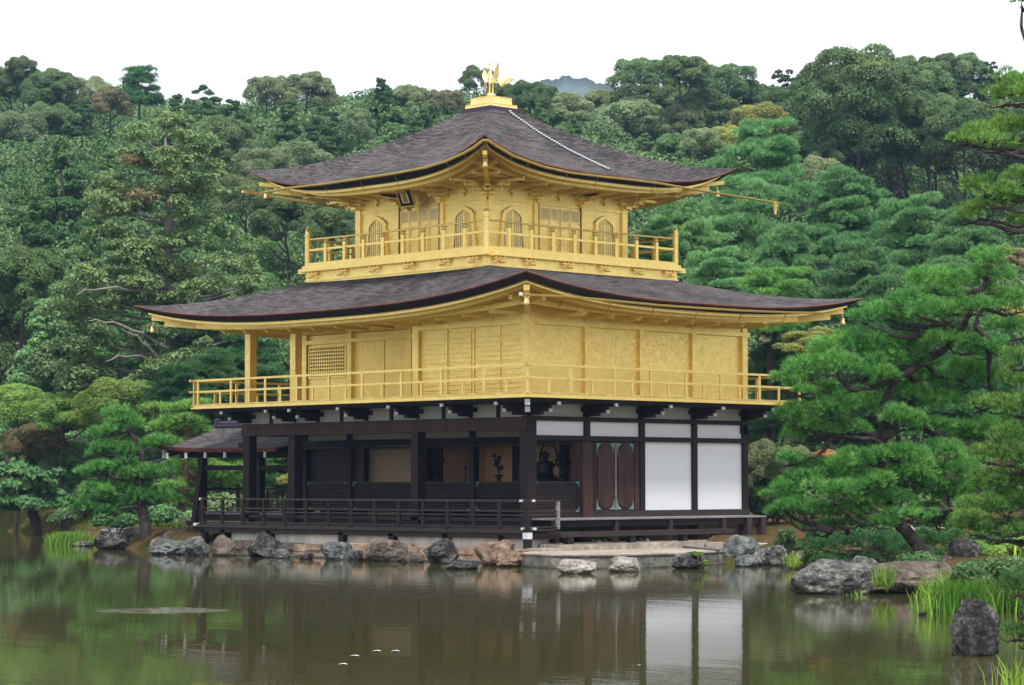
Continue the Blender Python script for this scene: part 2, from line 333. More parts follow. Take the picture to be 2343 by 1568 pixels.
# ---- plaster strip under the brackets
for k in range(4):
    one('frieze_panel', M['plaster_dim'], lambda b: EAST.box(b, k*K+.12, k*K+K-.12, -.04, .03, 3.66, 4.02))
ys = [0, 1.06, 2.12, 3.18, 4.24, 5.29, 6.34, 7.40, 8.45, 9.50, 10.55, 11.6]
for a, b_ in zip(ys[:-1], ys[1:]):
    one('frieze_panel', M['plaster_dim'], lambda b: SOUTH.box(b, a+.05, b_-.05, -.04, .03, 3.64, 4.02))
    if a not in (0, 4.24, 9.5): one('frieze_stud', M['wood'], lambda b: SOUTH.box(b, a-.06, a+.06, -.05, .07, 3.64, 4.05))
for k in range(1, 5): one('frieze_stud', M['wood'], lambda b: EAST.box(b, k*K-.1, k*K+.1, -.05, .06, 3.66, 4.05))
one('frieze_backing', M['wood'], lambda b: b.box(.1, LX-.1, .1, WY-.1, 3.7, 4.0))
# ---- east face: white panels, doors
for k in range(4):
    one('white_panel', M['plaster'], lambda b: EAST.box(b, k*K+(.15 if k == 0 else .095), k*K+K-.095, -.05, .02, 3.165, 3.545))
for k in (2, 3):
    one('white_panel', M['plaster'], lambda b: EAST.box(b, k*K+.095, k*K+K-.095, -.05, .02, 1.19, 3.035))
def leafdoor(a0, a1):
    d = one('door', M['door_wood'], lambda b: EAST.box(b, a0, a1, -.02, .05, 1.2, 3.0), label='reddish board door leaf with verdigris corner fittings')
    def board(b):           # raised board with rounded ends
        w = (a1-a0)/2-.05; c = (a0+a1)/2; pts = []
        for k in range(9): t = math.pi*k/8; pts.append(EAST.p(c+w*math.cos(t), .05, 2.68+.26*math.sin(t)))
        for k in range(9): t = math.pi+math.pi*k/8; pts.append(EAST.p(c+w*math.cos(t), .05, 1.52+.26*math.sin(t)))
        b.prism(pts, (0, -.03, 0))
    one('door_board', M['door_wood'], board, d)
    for za, zb, s in ((2.98, 2.66, 1), (1.22, 1.52, -1)):
        for e, g in ((a0+.015, 1), (a1-.015, -1)):
            one('corner_fitting', M['verdigris'], lambda b: b.prism([EAST.p(e, .052, za), EAST.p(e+g*.19, .052, za), EAST.p(e+g*.06, .052, za+(zb-za)*.35), EAST.p(e+g*.035, .052, zb)], (0, -.012, 0)), d)
leafdoor(2.46, 3.18); leafdoor(3.24, 3.93)
one('door_jamb', M['wood'], lambda b: EAST.box(b, 2.25, 2.44, -.06, .07, 1.19, 3.03)); one('door_jamb', M['wood_red'], lambda b: EAST.box(b, 3.95, 4.145, -.06, .06, 1.19, 3.03))
one('door_strip', M['wood_grey'], lambda b: EAST.box(b, 3.185, 3.235, -.02, .075, 1.2, 3.0))
# ---- low lattice panels
def lattice(fr, a0, a1, n, z0, z1, mat, name='lattice_panel', bar=.022, st=.078, back=None, fit=True, parent=None, hz=None):
    o = one(name, mat, lambda b: (fr.box(b, a0, a1, n-.03, n+.03, z0, z0+.05), fr.box(b, a0, a1, n-.03, n+.03, z1-.05, z1), fr.box(b, a0, a0+.05, n-.029, n+.029, z0, z1), fr.box(b, a1-.05, a1, n-.029, n+.029, z0, z1)), parent)
    def slats(b):
        k = a0+.05
        while k < a1-.06: fr.box(b, k, k+bar, n-.012, n+.012, z0+.05, z1-.05); k += st
        k = z0+.07
        while k < z1-.06: fr.box(b, a0+.05, a1-.05, n+.006, n+.018, k, k+bar); k += hz or st
        if back: b.cur = 1; fr.box(b, a0+.04, a1-.04, n-.028, n-.014, z0+.04, z1-.04)
    one('slats', [mat, back] if back else mat, slats, o)
    if fit:
        for e, g in ((a0, 1), (a1, -1)):
            for z, h in ((z0, 1), (z1, -1)):
                one('corner_fitting', M['verdigris'], lambda b: (fr.box(b, e-g*.002, e+g*.13, n-.02, n+.036, z-h*.002, z+h*.045), fr.box(b, e-g*.004, e+g*.045, n-.021, n+.038, z+h*.04, z+h*.13)), o)
    return o
for a, b_ in ((2.25, 4.18), (4.42, 6.46), (6.78, 9.42), (9.66, 11.5)): lattice(INN, a, b_, 0, 1.17, 1.965, M['wood_h'], back=M['wood'])
lattice(EAST, .18, 1.85, 0, 1.17, 1.965, M['wood_h'], back=M['wood'])
# ---- inner rooms: dark shutters at left, warm walls behind
one('inner_shutter', M['wood'], lambda b: INN.box(b, 9.6, 11.5, -.12, -.06, 1.2, 2.95))
one('inner_shutter', M['wood_red'], lambda b: INN.box(b, 9.05, 9.42, -.12, -.05, 1.2, 2.95))
one('inner_wall', M['beige_dark'], lambda b: b.box(2.5, 2.6, 6.9, 9.2, 1.0, 3.0), label='plain darker beige wall behind the wider opening')
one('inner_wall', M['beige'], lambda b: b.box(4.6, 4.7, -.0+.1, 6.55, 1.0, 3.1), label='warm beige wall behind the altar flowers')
one('inner_post', M['wood_red'], lambda b: b.box(2.3, 2.55, 6.62, 6.84, 1.0, 3.0))
for y in (5.0, 3.1): one('inner_post', M['wood_red'], lambda b: b.box(4.35, 4.55, y-.1, y+.1, 1.0, 3.1))
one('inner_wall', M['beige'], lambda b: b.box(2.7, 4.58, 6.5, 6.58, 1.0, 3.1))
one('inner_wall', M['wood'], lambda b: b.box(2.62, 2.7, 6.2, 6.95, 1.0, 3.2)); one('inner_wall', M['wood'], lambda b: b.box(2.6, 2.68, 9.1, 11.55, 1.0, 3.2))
one('inner_floor', M['wood_h'], lambda b: b.box(.1, LX-.1, .1, WY-.1, .92, 1.0))
one('altar_step', M['wood'], lambda b: b.box(3.3, 4.5, .3, 6.3, 1.0, 1.95))
one('inner_ceiling', M['wood'], lambda b: b.box(.15, LX-.15, .15, WY-.15, 3.56, 3.62))
one('rear_wall', M['plaster_dim'], lambda b: (b.box(4.75, LX-.1, 6.6, 6.7, 1, 3.5), b.box(LX-.12, LX-.02, .1, 7.5, 1, 3.5)))
# ---- ground floor verandas
def planks(b, x0, x1, y0, y1, z0, z1, along, w=.24, gap=.008):
    if along == 'x':
        y = y0
        while y < y1-.01: b.box(x0+.02*math.sin(y*37), x1, y, min(y+w-gap, y1), z0, z1); y += w
    else:
        x = x0
        while x < x1-.01: b.box(x, min(x+w-gap, x1), y0+.02*math.sin(x*41), y1, z0, z1); x += w
one('veranda_deck', M['wood_h'], lambda b: planks(b, -1.18, -.14, -1.14, 12.6, .71, .76, 'x', .3), label='low front veranda floor over the pond edge')
one('veranda_deck', M['wood_grey'], lambda b: planks(b, -.02, LX-.35, -1.14, -.1, .975, 1.02, 'y', .31), label='pale weathered side veranda floor with uneven plank ends')
one('veranda_fascia', M['wood_h'], lambda b: (b.box(-1.20, -1.1, -1.2, 12.8, .66, .712), b.box(-1.12, -1.02, -1.1, 12.7, .52, .655), b.box(-1.3, -1.0, 12.62, 12.72, .60, .70)))
one('veranda_fascia', M['wood'], lambda b: (b.box(.0, LX-.4, -1.05, -.98, .80, .97), b.box(-1.1, -.02, -1.12, -1.02, .5, .655)))
one('veranda_skirt', M['wood_h'], lambda b: (b.box(-.02, .03, .0, WY, .60, .93), b.box(.1, 6.0, -.12, -.05, .55, .97)), label='board skirting under the inner floor')
one('plaster_skirt', M['plaster_old'], lambda b: (b.box(-.96, -.9, -.9, 11.2, .12, .66), b.box(-.96, -.2, -.96, -.9, .2, .6)), label='stained grey plaster strip between the veranda posts')
for y in (12.37, 11.43, 9.30, 6.16, 4.09, 1.96, -.16):
    one('veranda_post', M['wood'], lambda b: b.box(-1.12, -.96, y-.1, y+.1, .05, .6))
one('veranda_post', M['wood'], lambda b: b.box(-1.22, -1.06, -1.22, -1.06, .3, .78), label='corner post with a white metal sleeve')
for x in (-.1, 2.1, 4.2, 6.35): one('veranda_post', M['wood_h'], lambda b: b.box(x, x+.13, -1.1, -.95, .4, .97))
for x in (7.35, 7.95): one('veranda_post', M['wood_h'], lambda b: b.box(x, x+.2, -1.12, -.92, .38, .975))
# bench step in front of the side veranda
BN = one('step_bench', M['wood_h'], lambda b: (b.box(-.55, 6.0, -1.78, -1.3, .62, .69), b.box(-.56, 6.02, -1.80, -1.735, .565, .692)), label='long low step bench before the side veranda')
for x in (-.25, 2.05, 4.05, 5.35, 5.78): one('bench_leg', M['wood_h'], lambda b: b.box(x, x+.2, -1.7, -1.52, .36, .6), BN)
one('bench_cap', M['wood_h'], lambda b: b.box(-.575, -.36, -1.812, -1.72, .56, .695), BN)
# ---- dark railing on the ground floor
def railing_dark():
    r = one('railing', M['wood_h'], lambda b: (b.box(-1.17, -1.105, -1.17, 12.42, 1.455, 1.505), b.box(-1.105, .0, -1.17, -1.105, 1.457, 1.505)), label='dark timber railing of the front veranda')
    for y in [-1.14, -.12, .85, 1.81, 2.77, 3.73, 4.7, 5.67, 6.63, 7.59, 8.54, 9.49, 10.44, 11.40, 12.34]:
        one('railing_post', M['wood'], lambda b: b.box(-1.18, -1.10, y-.045, y+.045, .76, 1.455), r)
    one('railing_post', M['wood_grey'], lambda b: b.box(-.1, -.02, -1.18, -1.10, .76, 1.456), r)
    for z in (1.19, 1.09, .79):
        one('rail', M['wood_h'], lambda b: b.tube([(-1.14, -1.2, z+.018), (-1.14, 12.42, z+.018)], .022, 6), r)
        one('rail', M['wood_h'], lambda b: b.tube([(-1.14, -1.14, z+.018), (-.02, -1.14, z+.018)], .022, 6), r)
    for p in ((-1.175, -1.03, -1.35+2.0), (-1.175, -.94, .66)): pass
    one('white_cap', M['whitecap'], lambda b: (b.box(-1.176, -1.1, -1.0, -.88, 1.452, 1.508), b.box(-1.0, -.9, -1.176, -1.1, 1.452, 1.508), b.box(-1.178, -1.1, 12.40, 12.47, 1.45, 1.51), b.box(-1.21, -1.1, 12.55, 12.7, .70, .78)), r)
    one('white_cap', M['whitecap'], lambda b: (b.box(-1.222, -1.1, -1.06, -.98, .745, .805), b.box(-1.0, -.9, -1.222, -1.1, .745, .805), b.box(-1.228, -1.055, -1.228, -1.055, .52, .68)), r)
railing_dark()
# ---- bracket arms under the balcony (dark with white ends)
def bracket(fr, a, parts=True):
    o = one('bracket', M['wood'], lambda b: (fr.box(b, a-.08, a+.08, 0, 1.06, 3.92, 4.01), fr.box(b, a-.075, a+.075, 0, .76, 3.76, 3.92), fr.box(b, a-.08, a+.08, 0, .45, 3.68, 3.76), fr.box(b, a-.12, a+.12, .62, .74, 3.921, 4.0), fr.box(b, a-.25, a+.25, .02, .14, 3.80, 3.92),
                                             fr.box(b, a-.36, a+.36, .9, 1.02, 4.0, 4.06)))
    one('white_tip', M['whitecap'], lambda b: fr.box(b, a-.05, a+.05, 1.06, 1.11, 3.92, 4.0), o); one('white_tip', M['whitecap'], lambda b: fr.box(b, a-.05, a+.05, .76, .81, 3.75, 3.83), o)
for k in range(5): bracket(EAST, k*K+.04)
for y in (0.06, 2.12, 4.24, 6.34, 8.45, 9.50+.0, 11.55): bracket(SOUTH, y)
one('corner_bracket', M['whitecap'], lambda b: (b.bar((-.75, -.75, 3.97), (-1.1, -1.1, 3.97), .13, .15), b.bar((-.5, -.5, 3.80), (-.86, -.86, 3.80), .13, .14)), label='white capped diagonal arm at the near corner')
one('balcony_joist_band', M['wood'], lambda b: (b.box(-1.05, LX+1.05, -1.05, WY+1.05, 4.03, 4.085), b.box(-.95, LX+.95, -.95, WY+.95, 3.99, 4.03)))
# ================================================================== second storey (gold)
G = M['gold']
one('balcony_floor', G, lambda b: (b.box(-1.2, LX+1.2, -1.2, WY+1.2, 4.088, 4.13), b.box(-1.16, LX+1.16, -1.16, WY+1.16, 4.13, 4.185)), label='gold balcony floor edge of the second storey')
def gold_rail2(fr, L, tall, short, name_label):
    r = one('railing', G, lambda b: fr.box(b, -1.30, L+1.30, 1.105, 1.165, 4.885, 4.945), label=name_label)
    one('rail', G, lambda b: fr.box(b, -1.30, L+1.30, 1.11, 1.16, 4.56, 4.615), r)
    one('rail', G, lambda b: fr.box(b, -1.2, L+1.2, 1.09, 1.175, 4.19, 4.225), r)
    k = -1.0
    while k < L+.9: one('floor_gap_shade', M['gold_dark'], lambda b: fr.box(b, k, k+.7, 1.176, 1.182, 4.205, 4.212), r); k += 1.0  # thin dark strips carry the painted shade of the floor gaps
    for a in tall: one('railing_post', G, lambda b: fr.box(b, a-.04, a+.04, 1.115, 1.155, 4.2, 4.89), r)
    for a in short: one('railing_post', G, lambda b: fr.box(b, a-.035, a+.035, 1.12, 1.152, 4.2, 4.57), r)
tl = [-1.12, .43, 2.04, 3.44, 4.83, 6.25, 7.87, LX+1.12]; sh = [-.37, 1.22, 2.72, 4.13, 5.54, 7.03, 8.7]
tl2 = [.45, 2.08, 3.65, 5.25, 6.65, 8.05, 9.45, 11.03, 12.6]; sh2 = [-.37, 1.25, 2.86, 4.43, 5.93, 7.34, 8.77, 10.2, 11.54]
gold_rail2(EAST, LX, tl, sh, 'gold railing along the right side of the second storey')
gold_rail2(SOUTH, WY, tl2, sh2, 'gold railing along the front of the second storey')
gold_rail2(NORTH, WY, tl2, sh2, 'gold railing along the back of the second storey')
gold_rail2(WEST, LX, tl, sh, 'gold railing along the far left end of the second storey')
# columns and walls
def gcol(x, y, w, z0=4.19, z1=6.5): one('gold_column', G, lambda b: b.box(x-w/2, x+w/2, y-w/2, y+w/2, z0, z1))
for y in (0, 4.24, 9.49, 11.58): gcol(0, y, .24)
for k in range(1, 5): gcol(k*K, 0, .21 if k == 4 else .17)
gcol(LX, 11.58, .22); gcol(LX, 5.8, .2)
for y in (11.6, 9.54, 6.9): gcol(2.12, y, .2)
for k in range(4): one('gold_wall', G, lambda b: EAST.box(b, k*K+.08, k*K+K-.08, -.06, .0, 4.19, 6.05))
one('gold_wall', G, lambda b: SOUTH.box(b, .1, 4.15, -.06, .0, 4.19, 6.05), label='gold shuttered wall near the corner of the second storey')
one('gold_wall', G, lambda b: INN.box(b, 4.3, 11.5, -.08, -.0, 4.19, 6.3), label='recessed gold wall behind the open veranda')
one('gold_wall', G, lambda b: (b.box(.05, 2.1, 4.2, 4.28, 4.19, 6.5), b.box(LX-.05, LX, .1, WY, 4.19, 6.5), b.box(2.1, LX, WY-.1, WY-.04, 4.19, 6.5)))
one('gold_sill', G, lambda b: (EAST.box(b, .08, LX, -.02, .03, 4.19, 4.29), SOUTH.box(b, .08, 4.15, -.02, .03, 4.19, 4.29), INN.box(b, 4.3, 11.5, -.02, .04, 4.19, 4.3)))
one('gold_beam', G, lambda b: (EAST.box(b, -.12, LX+.2, -.1, .125, 6.04, 6.155), EAST.box(b, -.1, LX+.1, -.1, .06, 6.155, 6.9)))
one('gold_beam', G, lambda b: (SOUTH.box(b, -.12, 4.3, -.1, .127, 6.04, 6.157), SOUTH.box(b, -.1, WY+.1, -.12, .10, 6.30, 6.5), SOUTH.box(b, -.1, 4.3, -.1, .06, 6.157, 6.9)))
one('gold_beam', G, lambda b: (INN.box(b, 4.2, 11.7, -.04, .12, 6.04, 6.15), SOUTH.box(b, 4.3, WY, -.05, .05, 6.5, 6.9)))
one('veranda_ceiling', M['gold'], lambda b: b.box(.05, 2.2, 4.3, 11.6, 6.31, 6.36))
# shutters: horizontal battens
def shutter(a0, a1):
    o = one('shutter', G, lambda b: SOUTH.box(b, a0+.02, a1-.02, .002, .022, 4.32, 5.96))
    def bt(b):
        z = 4.40; i = 0
        while z < 5.9: SOUTH.box(b, a0+.06, a1-.06, .022, .045, z, z+.022); z += .105 if i % 3 else .14; i += 1
    one('batten', M['gold'], bt, o); one('batten_gap_shade', M['gold_dark'], lambda b: [SOUTH.box(b, a0+.06, a1-.06, .022, .026, 4.385+.125*j, 4.392+.125*j) for j in range(12)], o)  # shade between battens painted in as dark strips
for a, b_ in ((.14, 1.0), (1.0, 2.0), (2.1, 3.05), (3.1, 4.1)): shutter(a, b_)
one('gold_strip', M['gold'], lambda b: (SOUTH.box(b, 3.02, 3.12, 0, .06, 4.3, 6.0), SOUTH.box(b, 1.98, 2.04, 0, .055, 4.3, 6.0), SOUTH.box(b, .98, 1.02, 0, .05, 4.3, 6.0)))
lattice(INN, 9.72, 11.45, .03, 5.02, 5.98, G, 'lattice_window', bar=.035, st=.105, back=M['gold_dark'], fit=False)
one('gold_panel', G, lambda b: INN.box(b, 9.72, 11.45, .0, .03, 4.32, 4.98))
for a, b_ in ((6.98, 8.0), (8.03, 9.0)): one('gold_door', G, lambda b: INN.box(b, a, b_, .0, .04, 4.32, 6.0))
one('door_gap_shade', M['gold_dark'], lambda b: (INN.box(b, 6.9, 6.965, .0, .05, 4.32, 6.02), INN.box(b, 9.0, 9.03, 0, .02, 4.32, 6.0)))  # dark strips painted as shade in the door joints
# ================================================================== roofs
def make_roof(cx, cy, ax, ay, tx, ty, zt, zbase, zc, mid_l, mid_s, p, g_pow, m, nr=18, nk=48, thick=(.09, .20), gold=True, par=None, label=None, gstep=1.0, soff=None, bracket_z=None, wall=None, edge=True):
    """ax, ay half sizes at the eave; long eaves run along y. returns the roof part"""
    par = par or PAV
    def surf(side, k, r):
        hx = tx+(ax-tx)*r; hy = ty+(ay-ty)*r
        dl = mid_l if side in (0, 2) else mid_s; lift = zc-(zbase+dl)
        z = zt+(zbase-zt)*(1-(1-r)**g_pow)+(dl+lift*abs(k)**p)*r**m
        if side == 0: return (cx-hx, cy+k*hy, z)
        if side == 1: return (cx+k*hx, cy-hy, z)
        if side == 2: return (cx+hx, cy+k*hy, z)
        return (cx+k*hx, cy+hy, z)
    rr = [i/nr for i in range(nr+1)]; kk = [-1+2*j/nk for j in range(nk+1)]
    b = MB()
    for side in range(4):
        vs = [surf(side, k, r) for r in rr for k in kk]; n = nk+1
        fs = [(i*n+j, i*n+j+1, (i+1)*n+j+1, (i+1)*n+j) for i in range(nr) for j in range(nk)]
        if side in (0, 3): fs = [f[::-1] for f in fs]
        b.add(vs, fs)
    roof = b.build('roof', M['bark_roof'], par, True, label)
    # layered eave: list of (inset, dz) rings from the lip inwards
    def ring(name, mat, prof, label=None, cap=False):
        b = MB()
        for side in range(4):
            rows = []
            for ins, dz in prof:
                row = []
                for k in kk:
                    x, y, z = surf(side, k, 1.0)
                    fx = (ax-ins)/ax; fy = (ay-ins)/ay
                    row.append((cx+(x-cx)*fx, cy+(y-cy)*fy, z+dz))
                rows.append(row)
            n = nk+1; vs = [q for row in rows for q in row]
            fs = [(i*n+j, i*n+j+1, (i+1)*n+j+1, (i+1)*n+j) for i in range(len(prof)-1) for j in range(nk)]
            if side in (0, 3): fs = [f[::-1] for f in fs]
            b.add(vs, fs)
        return b.build(name, mat, roof, False, label)
    t1, t2 = thick
    ring('bark_lip', M['bark_edge'], [(-.0, .004), (-.015, -.02), (.03, -t1)])
    ring('black_eave_band', M['roof_black'], [(.03, -t1+.002), (.05, -t1-.02), (.22, -t1-t2), (.34, -t1-t2+.01)])
    if gold:
        d = -t1-t2
        ring('gold_fascia', G, [(.30, d+.02), (.30, d-.075), (.42, d-.08), (.44, d-.02)])
        ring('gold_fascia', G, [(.62, d+.0), (.64, d-.14), (.80, d-.145), (.82, d-.04)])
        ring('gold_soffit', G, [(.30, d-.02), (.62, d-.04), (1.0, d-.06+soff*.3), (wall*.97, d-.02+soff)], label='golden underside of the eaves')
    return roof, surf, ring
E2_ = 2.40
roof2, surf2, ring2 = make_roof(CX, CY, CX+E2_, CY+E2_, 3.55, 3.55, 7.80, 6.60, 7.14, -.04, .05, 2.8, 1.55, 1.0, gold=True, soff=-.02, wall=2.55, thick=(.05, .14), label='lower dark bark roof sweeping up at its corners')
# rafters beams that show under the eaves
def under_eave(fr, L, ns, surfz, zoff, n0, n1, tipmat, w=.05):
    for a in ns:
        z = surfz(a)+zoff
        o = one('bracket_arm', G, lambda b: (fr.box(b, a-w, a+w, n0, n1, z, z+.09), fr.box(b, a-w*1.6, a+w*1.6, n1-.16, n1-.04, z+.09, z+.16)))
        one('arm_tip', M['gold_pale'], lambda b: b.add([fr.p(a-w, n1, z+.01), fr.p(a+w, n1, z+.01), fr.p(a+w, n1+.1, z+.09), fr.p(a-w, n1+.1, z+.09), fr.p(a-w, n1, z+.085), fr.p(a+w, n1, z+.085)], [(0, 1, 2, 3), (3, 2, 5, 4), (0, 3, 4), (1, 5, 2)]), o)
def ez(side, half):   # eave height along a face coordinate
    def f(a):
        k = max(-1, min(1, a/half)); return (surf2 if side < 4 else surf3)(side % 4, k, 1.0)[2]
    return f
under_eave(SOUTH, WY, [.2+1.02*j for j in range(12)], lambda a: 6.18+.3*abs((a-CY)/8.2)**2.6, -.02, 0, 1.15, 0)
under_eave(EAST, LX, [.9+1.04*j for j in range(8)], lambda a: 6.26+.2*abs((a-CX)/6.6)**2.6, -.06, 0, 1.15, 0)
under_eave(NORTH, WY, [1+2.0*j for j in range(6)], lambda a: 6.2, 0, 0, 1.15, 0)
def purlin(fr, L, n, zf, w, h, ext):
    def bd(b):
        N = 24; 
        for i in range(N):
            a0 = -ext+(L+2*ext)*i/N; a1 = -ext+(L+2*ext)*(i+1)/N
            p, q = fr.p(a0, n, zf(a0)), fr.p(a1, n, zf(a1)); b.bar(p, q, w, h)
    one('purlin', G, bd)
purlin(SOUTH, WY, 1.1, lambda a: 6.31+.34*abs((a-CY)/8.2)**2.8, .12, .12, 1.7)
purlin(EAST, LX, 1.1, lambda a: 6.37+.30*abs((a-CX)/6.6)**2.8, .12, .12, 1.7)
# hip rafters ends at the corners
def hip_rafter(p, q, w, h): 
    one('hip_rafter', G, lambda b: b.bar(p, q, w, h))
for sx, sy in ((-1, -1), (-1, 1), (1, -1), (1, 1)):
    x0, y0 = (0 if sx < 0 else LX), (0 if sy < 0 else WY)
    hip_rafter((x0, y0, 6.42), (x0+sx*1.75, y0+sy*1.75, 6.62), .16, .2)
    hip_rafter((x0+sx*1.3, y0+sy*1.3, 6.68), (x0+sx*2.02, y0+sy*2.02, 6.76), .15, .14)
# ================================================================== third storey
H3 = 2.747; P3 = H3+1.0; X0, X1, Y0, Y1 = CX-H3, CX+H3, CY-H3, CY+H3
F3 = [FR(X0, CY, (0, 1), (-1, 0)), FR(CX, Y0, (1, 0), (0, -1)), FR(X1, CY, (0, 1), (1, 0)), FR(CX, Y1, (1, 0), (0, 1))]
one('upper_base', G, lambda b: (b.box(CX-P3-.03, CX+P3+.03, CY-P3-.03, CY+P3+.03, 7.55, 7.99), b.box(CX-P3-.06, CX+P3+.06, CY-P3-.06, CY+P3+.06, 7.72, 7.765)), label='golden box base under the top balcony')
one('upper_balcony_floor', G, lambda b: (b.box(CX-P3-.17, CX+P3+.17, CY-P3-.17, CY+P3+.17, 8.0, 8.09), b.box(CX-P3-.12, CX+P3+.12, CY-P3-.12, CY+P3+.12, 8.09, 8.17), b.box(CX-P3-.08, CX+P3+.08, CY-P3-.08, CY+P3+.08, 7.985, 8.0)))
for sx, sy in ((-1, -1), (-1, 1), (1, -1), (1, 1)):
    one('beam_nose', G, lambda b: (b.box(CX+sx*(P3+.05), CX+sx*(P3+.42), CY+sy*(P3-.1), CY+sy*(P3+.02), 7.97, 8.09) if sx*sy < 0 and sx > 0 else b.box(CX+sx*(P3-.1), CX+sx*(P3+.02), CY+sy*(P3+.05), CY+sy*(P3+.42), 7.97, 8.09)))
for fi, fr in enumerate(F3):
    for a in (-3.35, -2.2, -.75, .7, 2.1, 3.4):
        o = one('hook_bracket', M['gold_hook'], lambda b: (fr.box(b, a-.22, a+.22, .99+.03, 1.11, 7.915, 7.955), b.tube([fr.p(a-.12, 1.09, 7.93), fr.p(a-.11, 1.14, 7.86), fr.p(a, 1.17, 7.815), fr.p(a+.14, 1.15, 7.83)], .026, 6)))
        [one('hook_pin', M['gold_hook'], lambda b: fr.box(b, a+d-.025, a+d+.025, 1.03, 1.13, 7.955, 7.99), o) for d in (-.15, 0, .15)]
    # walls
    one('gold_wall', G, lambda b: fr.box(b, -H3+.05, H3-.05, -.08, .0, 8.17, 10.2))
    for a in (-H3+.0, -.92, .92, H3):
        w = .11 if abs(a) > 2 else .085; a2 = max(-H3+w, min(H3-w, a))
        one('gold_column', G, lambda b: fr.box(b, a2-w, a2+w, -.1 if abs(a) < 2 else -.2, .06, 8.17, 10.12))
    one('gold_beam', G, lambda b: (fr.box(b, -H3+.0, H3-.0, 0, .035, 9.66, 9.72), fr.box(b, -H3, H3, 0, .03, 8.17, 8.26), fr.box(b, -H3-.06, H3+.06, -.05, .09, 10.05, 10.2)))
    # bell-shaped windows
    for cw in (-1.83, 1.83):
        def arch(s, top):
            pts = [(-.46*s, 8.38), (-.40*s, 8.9), (-.36*s, 9.2), (-.37*s, 9.26), (-.30*s, 9.36), (-.2*s, 9.41), (-.14*s, 9.455), (-.06*s, 9.47), (0, 9.50)]
            pts = [(x, 8.38+(z-8.38)*top) for x, z in pts]; return pts+[(-x, z) for x, z in pts[::-1][1:]]
        outer, inner = arch(1.12, 1.04), arch(.86, .945)
        def frame(b):
            vo = [fr.p(cw+x, .065, z) for x, z in outer]; vi = [fr.p(cw+x, .065, z) for x, z in inner]; vb = [fr.p(cw+x, .0, z) for x, z in inner]; vob = [fr.p(cw+x, .0, z) for x, z in outer]
            n = len(outer); b.add(vo+vi+vb+vob, [(i, i+1, n+i+1, n+i) for i in range(n-1)]+[(n+i, n+i+1, 2*n+i+1, 2*n+i) for i in range(n-1)]+[(i, i+1, 3*n+i+1, 3*n+i) for i in range(n-1)])
        w = one('bell_window', G, frame)
        one('window_paper', M['paper'], lambda b: b.prism([fr.p(cw+x, .006, z) for x, z in inner], tuple(c*.008 for c in (fr.n[0], fr.n[1], 0))), w)
        def lat(b):
            for j in range(9):
                x = -.34+.085*j; zt = 9.42-.30*(abs(x)/.36)**3
                fr.box(b, cw+x-(.034 if j == 4 else .017), cw+x+(.034 if j == 4 else .017), .012, .034, 8.4, zt)
            for z in (8.55, 8.72, 8.9, 9.08, 9.22): fr.box(b, cw-.36, cw+.36, .014, .028, z, z+.018)
            fr.box(b, cw-.42, cw+.42, .01, .06, 8.36, 8.42)
        one('window_lattice', M['gold'], lat, w)
    # double doors with small lattice on top
    for d0, d1 in ((-.80, -.42), (-.40, -.02), (.02, .40), (.42, .80)):
        d = one('folding_door', G, lambda b: fr.box(b, d0, d1, .0, .03, 8.28, 9.62))
        one('door_frame', M['gold'], lambda b: (fr.box(b, d0, d0+.035, .03, .05, 8.3, 9.6), fr.box(b, d1-.035, d1, .03, .05, 8.3, 9.6), *[fr.box(b, d0+.035, d1-.035, .03, .048, z, z+.035) for z in (8.3, 8.62, 8.82, 9.12, 9.22, 9.57)]), d)
        one('door_lattice', [M['gold'], M['paper']], lambda b: ([fr.box(b, d0+.05+.05*j, d0+.062+.05*j, .032, .045, 9.26, 9.56) for j in range(6)], [fr.box(b, d0+.04, d1-.04, .033, .043, 9.3+.08*j, 9.31+.08*j) for j in range(4)], setattr(b, 'cur', 1), fr.box(b, d0+.036, d1-.036, .03, .0315, 9.255, 9.57)), d)
    [(one('door_pivot', M['gold_dark'], lambda b: fr.box(b, s*.84-.02, s*.84+.02, .0, .07, 8.3, 9.74)), one('pivot_block', G, lambda b: fr.box(b, s*.875-.075, s*.875+.075, .03, .13, 9.7, 9.79))) for s in (-1, 1)]
    # bracket clusters
    for a in (-H3+.06, -.92, .92, H3-.06):
        o = one('bracket_cluster', G, lambda b: (fr.box(b, a-.11, a+.11, .0, .2, 9.78, 9.86), fr.box(b, a-.25, a+.25, .04, .14, 9.88, 9.95), fr.box(b, a-.06, a+.06, .0, .42, 9.88, 9.95), fr.box(b, a-.33, a+.33, .08, .18, 10.0, 10.06), fr.box(b, a-.06, a+.06, .0, .7, 9.99, 10.06), fr.box(b, a-.09, a+.09, .4, .55, 10.06, 10.14)))
        one('curled_tip', M['gold_pale'], lambda b: (b.tube([fr.p(a, .42, 9.92), fr.p(a, .5, 9.86), fr.p(a, .56, 9.93)], .03, 6), b.tube([fr.p(a, .7, 10.03), fr.p(a, .78, 9.98), fr.p(a, .84, 10.05)], .03, 6), b.tube([fr.p(a-.33, .14, 10.02), fr.p(a-.38, .2, 9.96)], .03, 6), b.tube([fr.p(a+.33, .14, 10.02), fr.p(a+.38, .2, 9.96)], .03, 6)), o)
    for a in (-1.83, 0, 1.83): one('strut_cross', G, lambda b: (fr.box(b, a-.02, a+.02, .02, .07, 9.82, 10.05), fr.box(b, a-.1, a+.1, .02, .08, 9.92, 9.96)))
    def z3e(a): return 10.02+.5*abs(a/5)**3.2
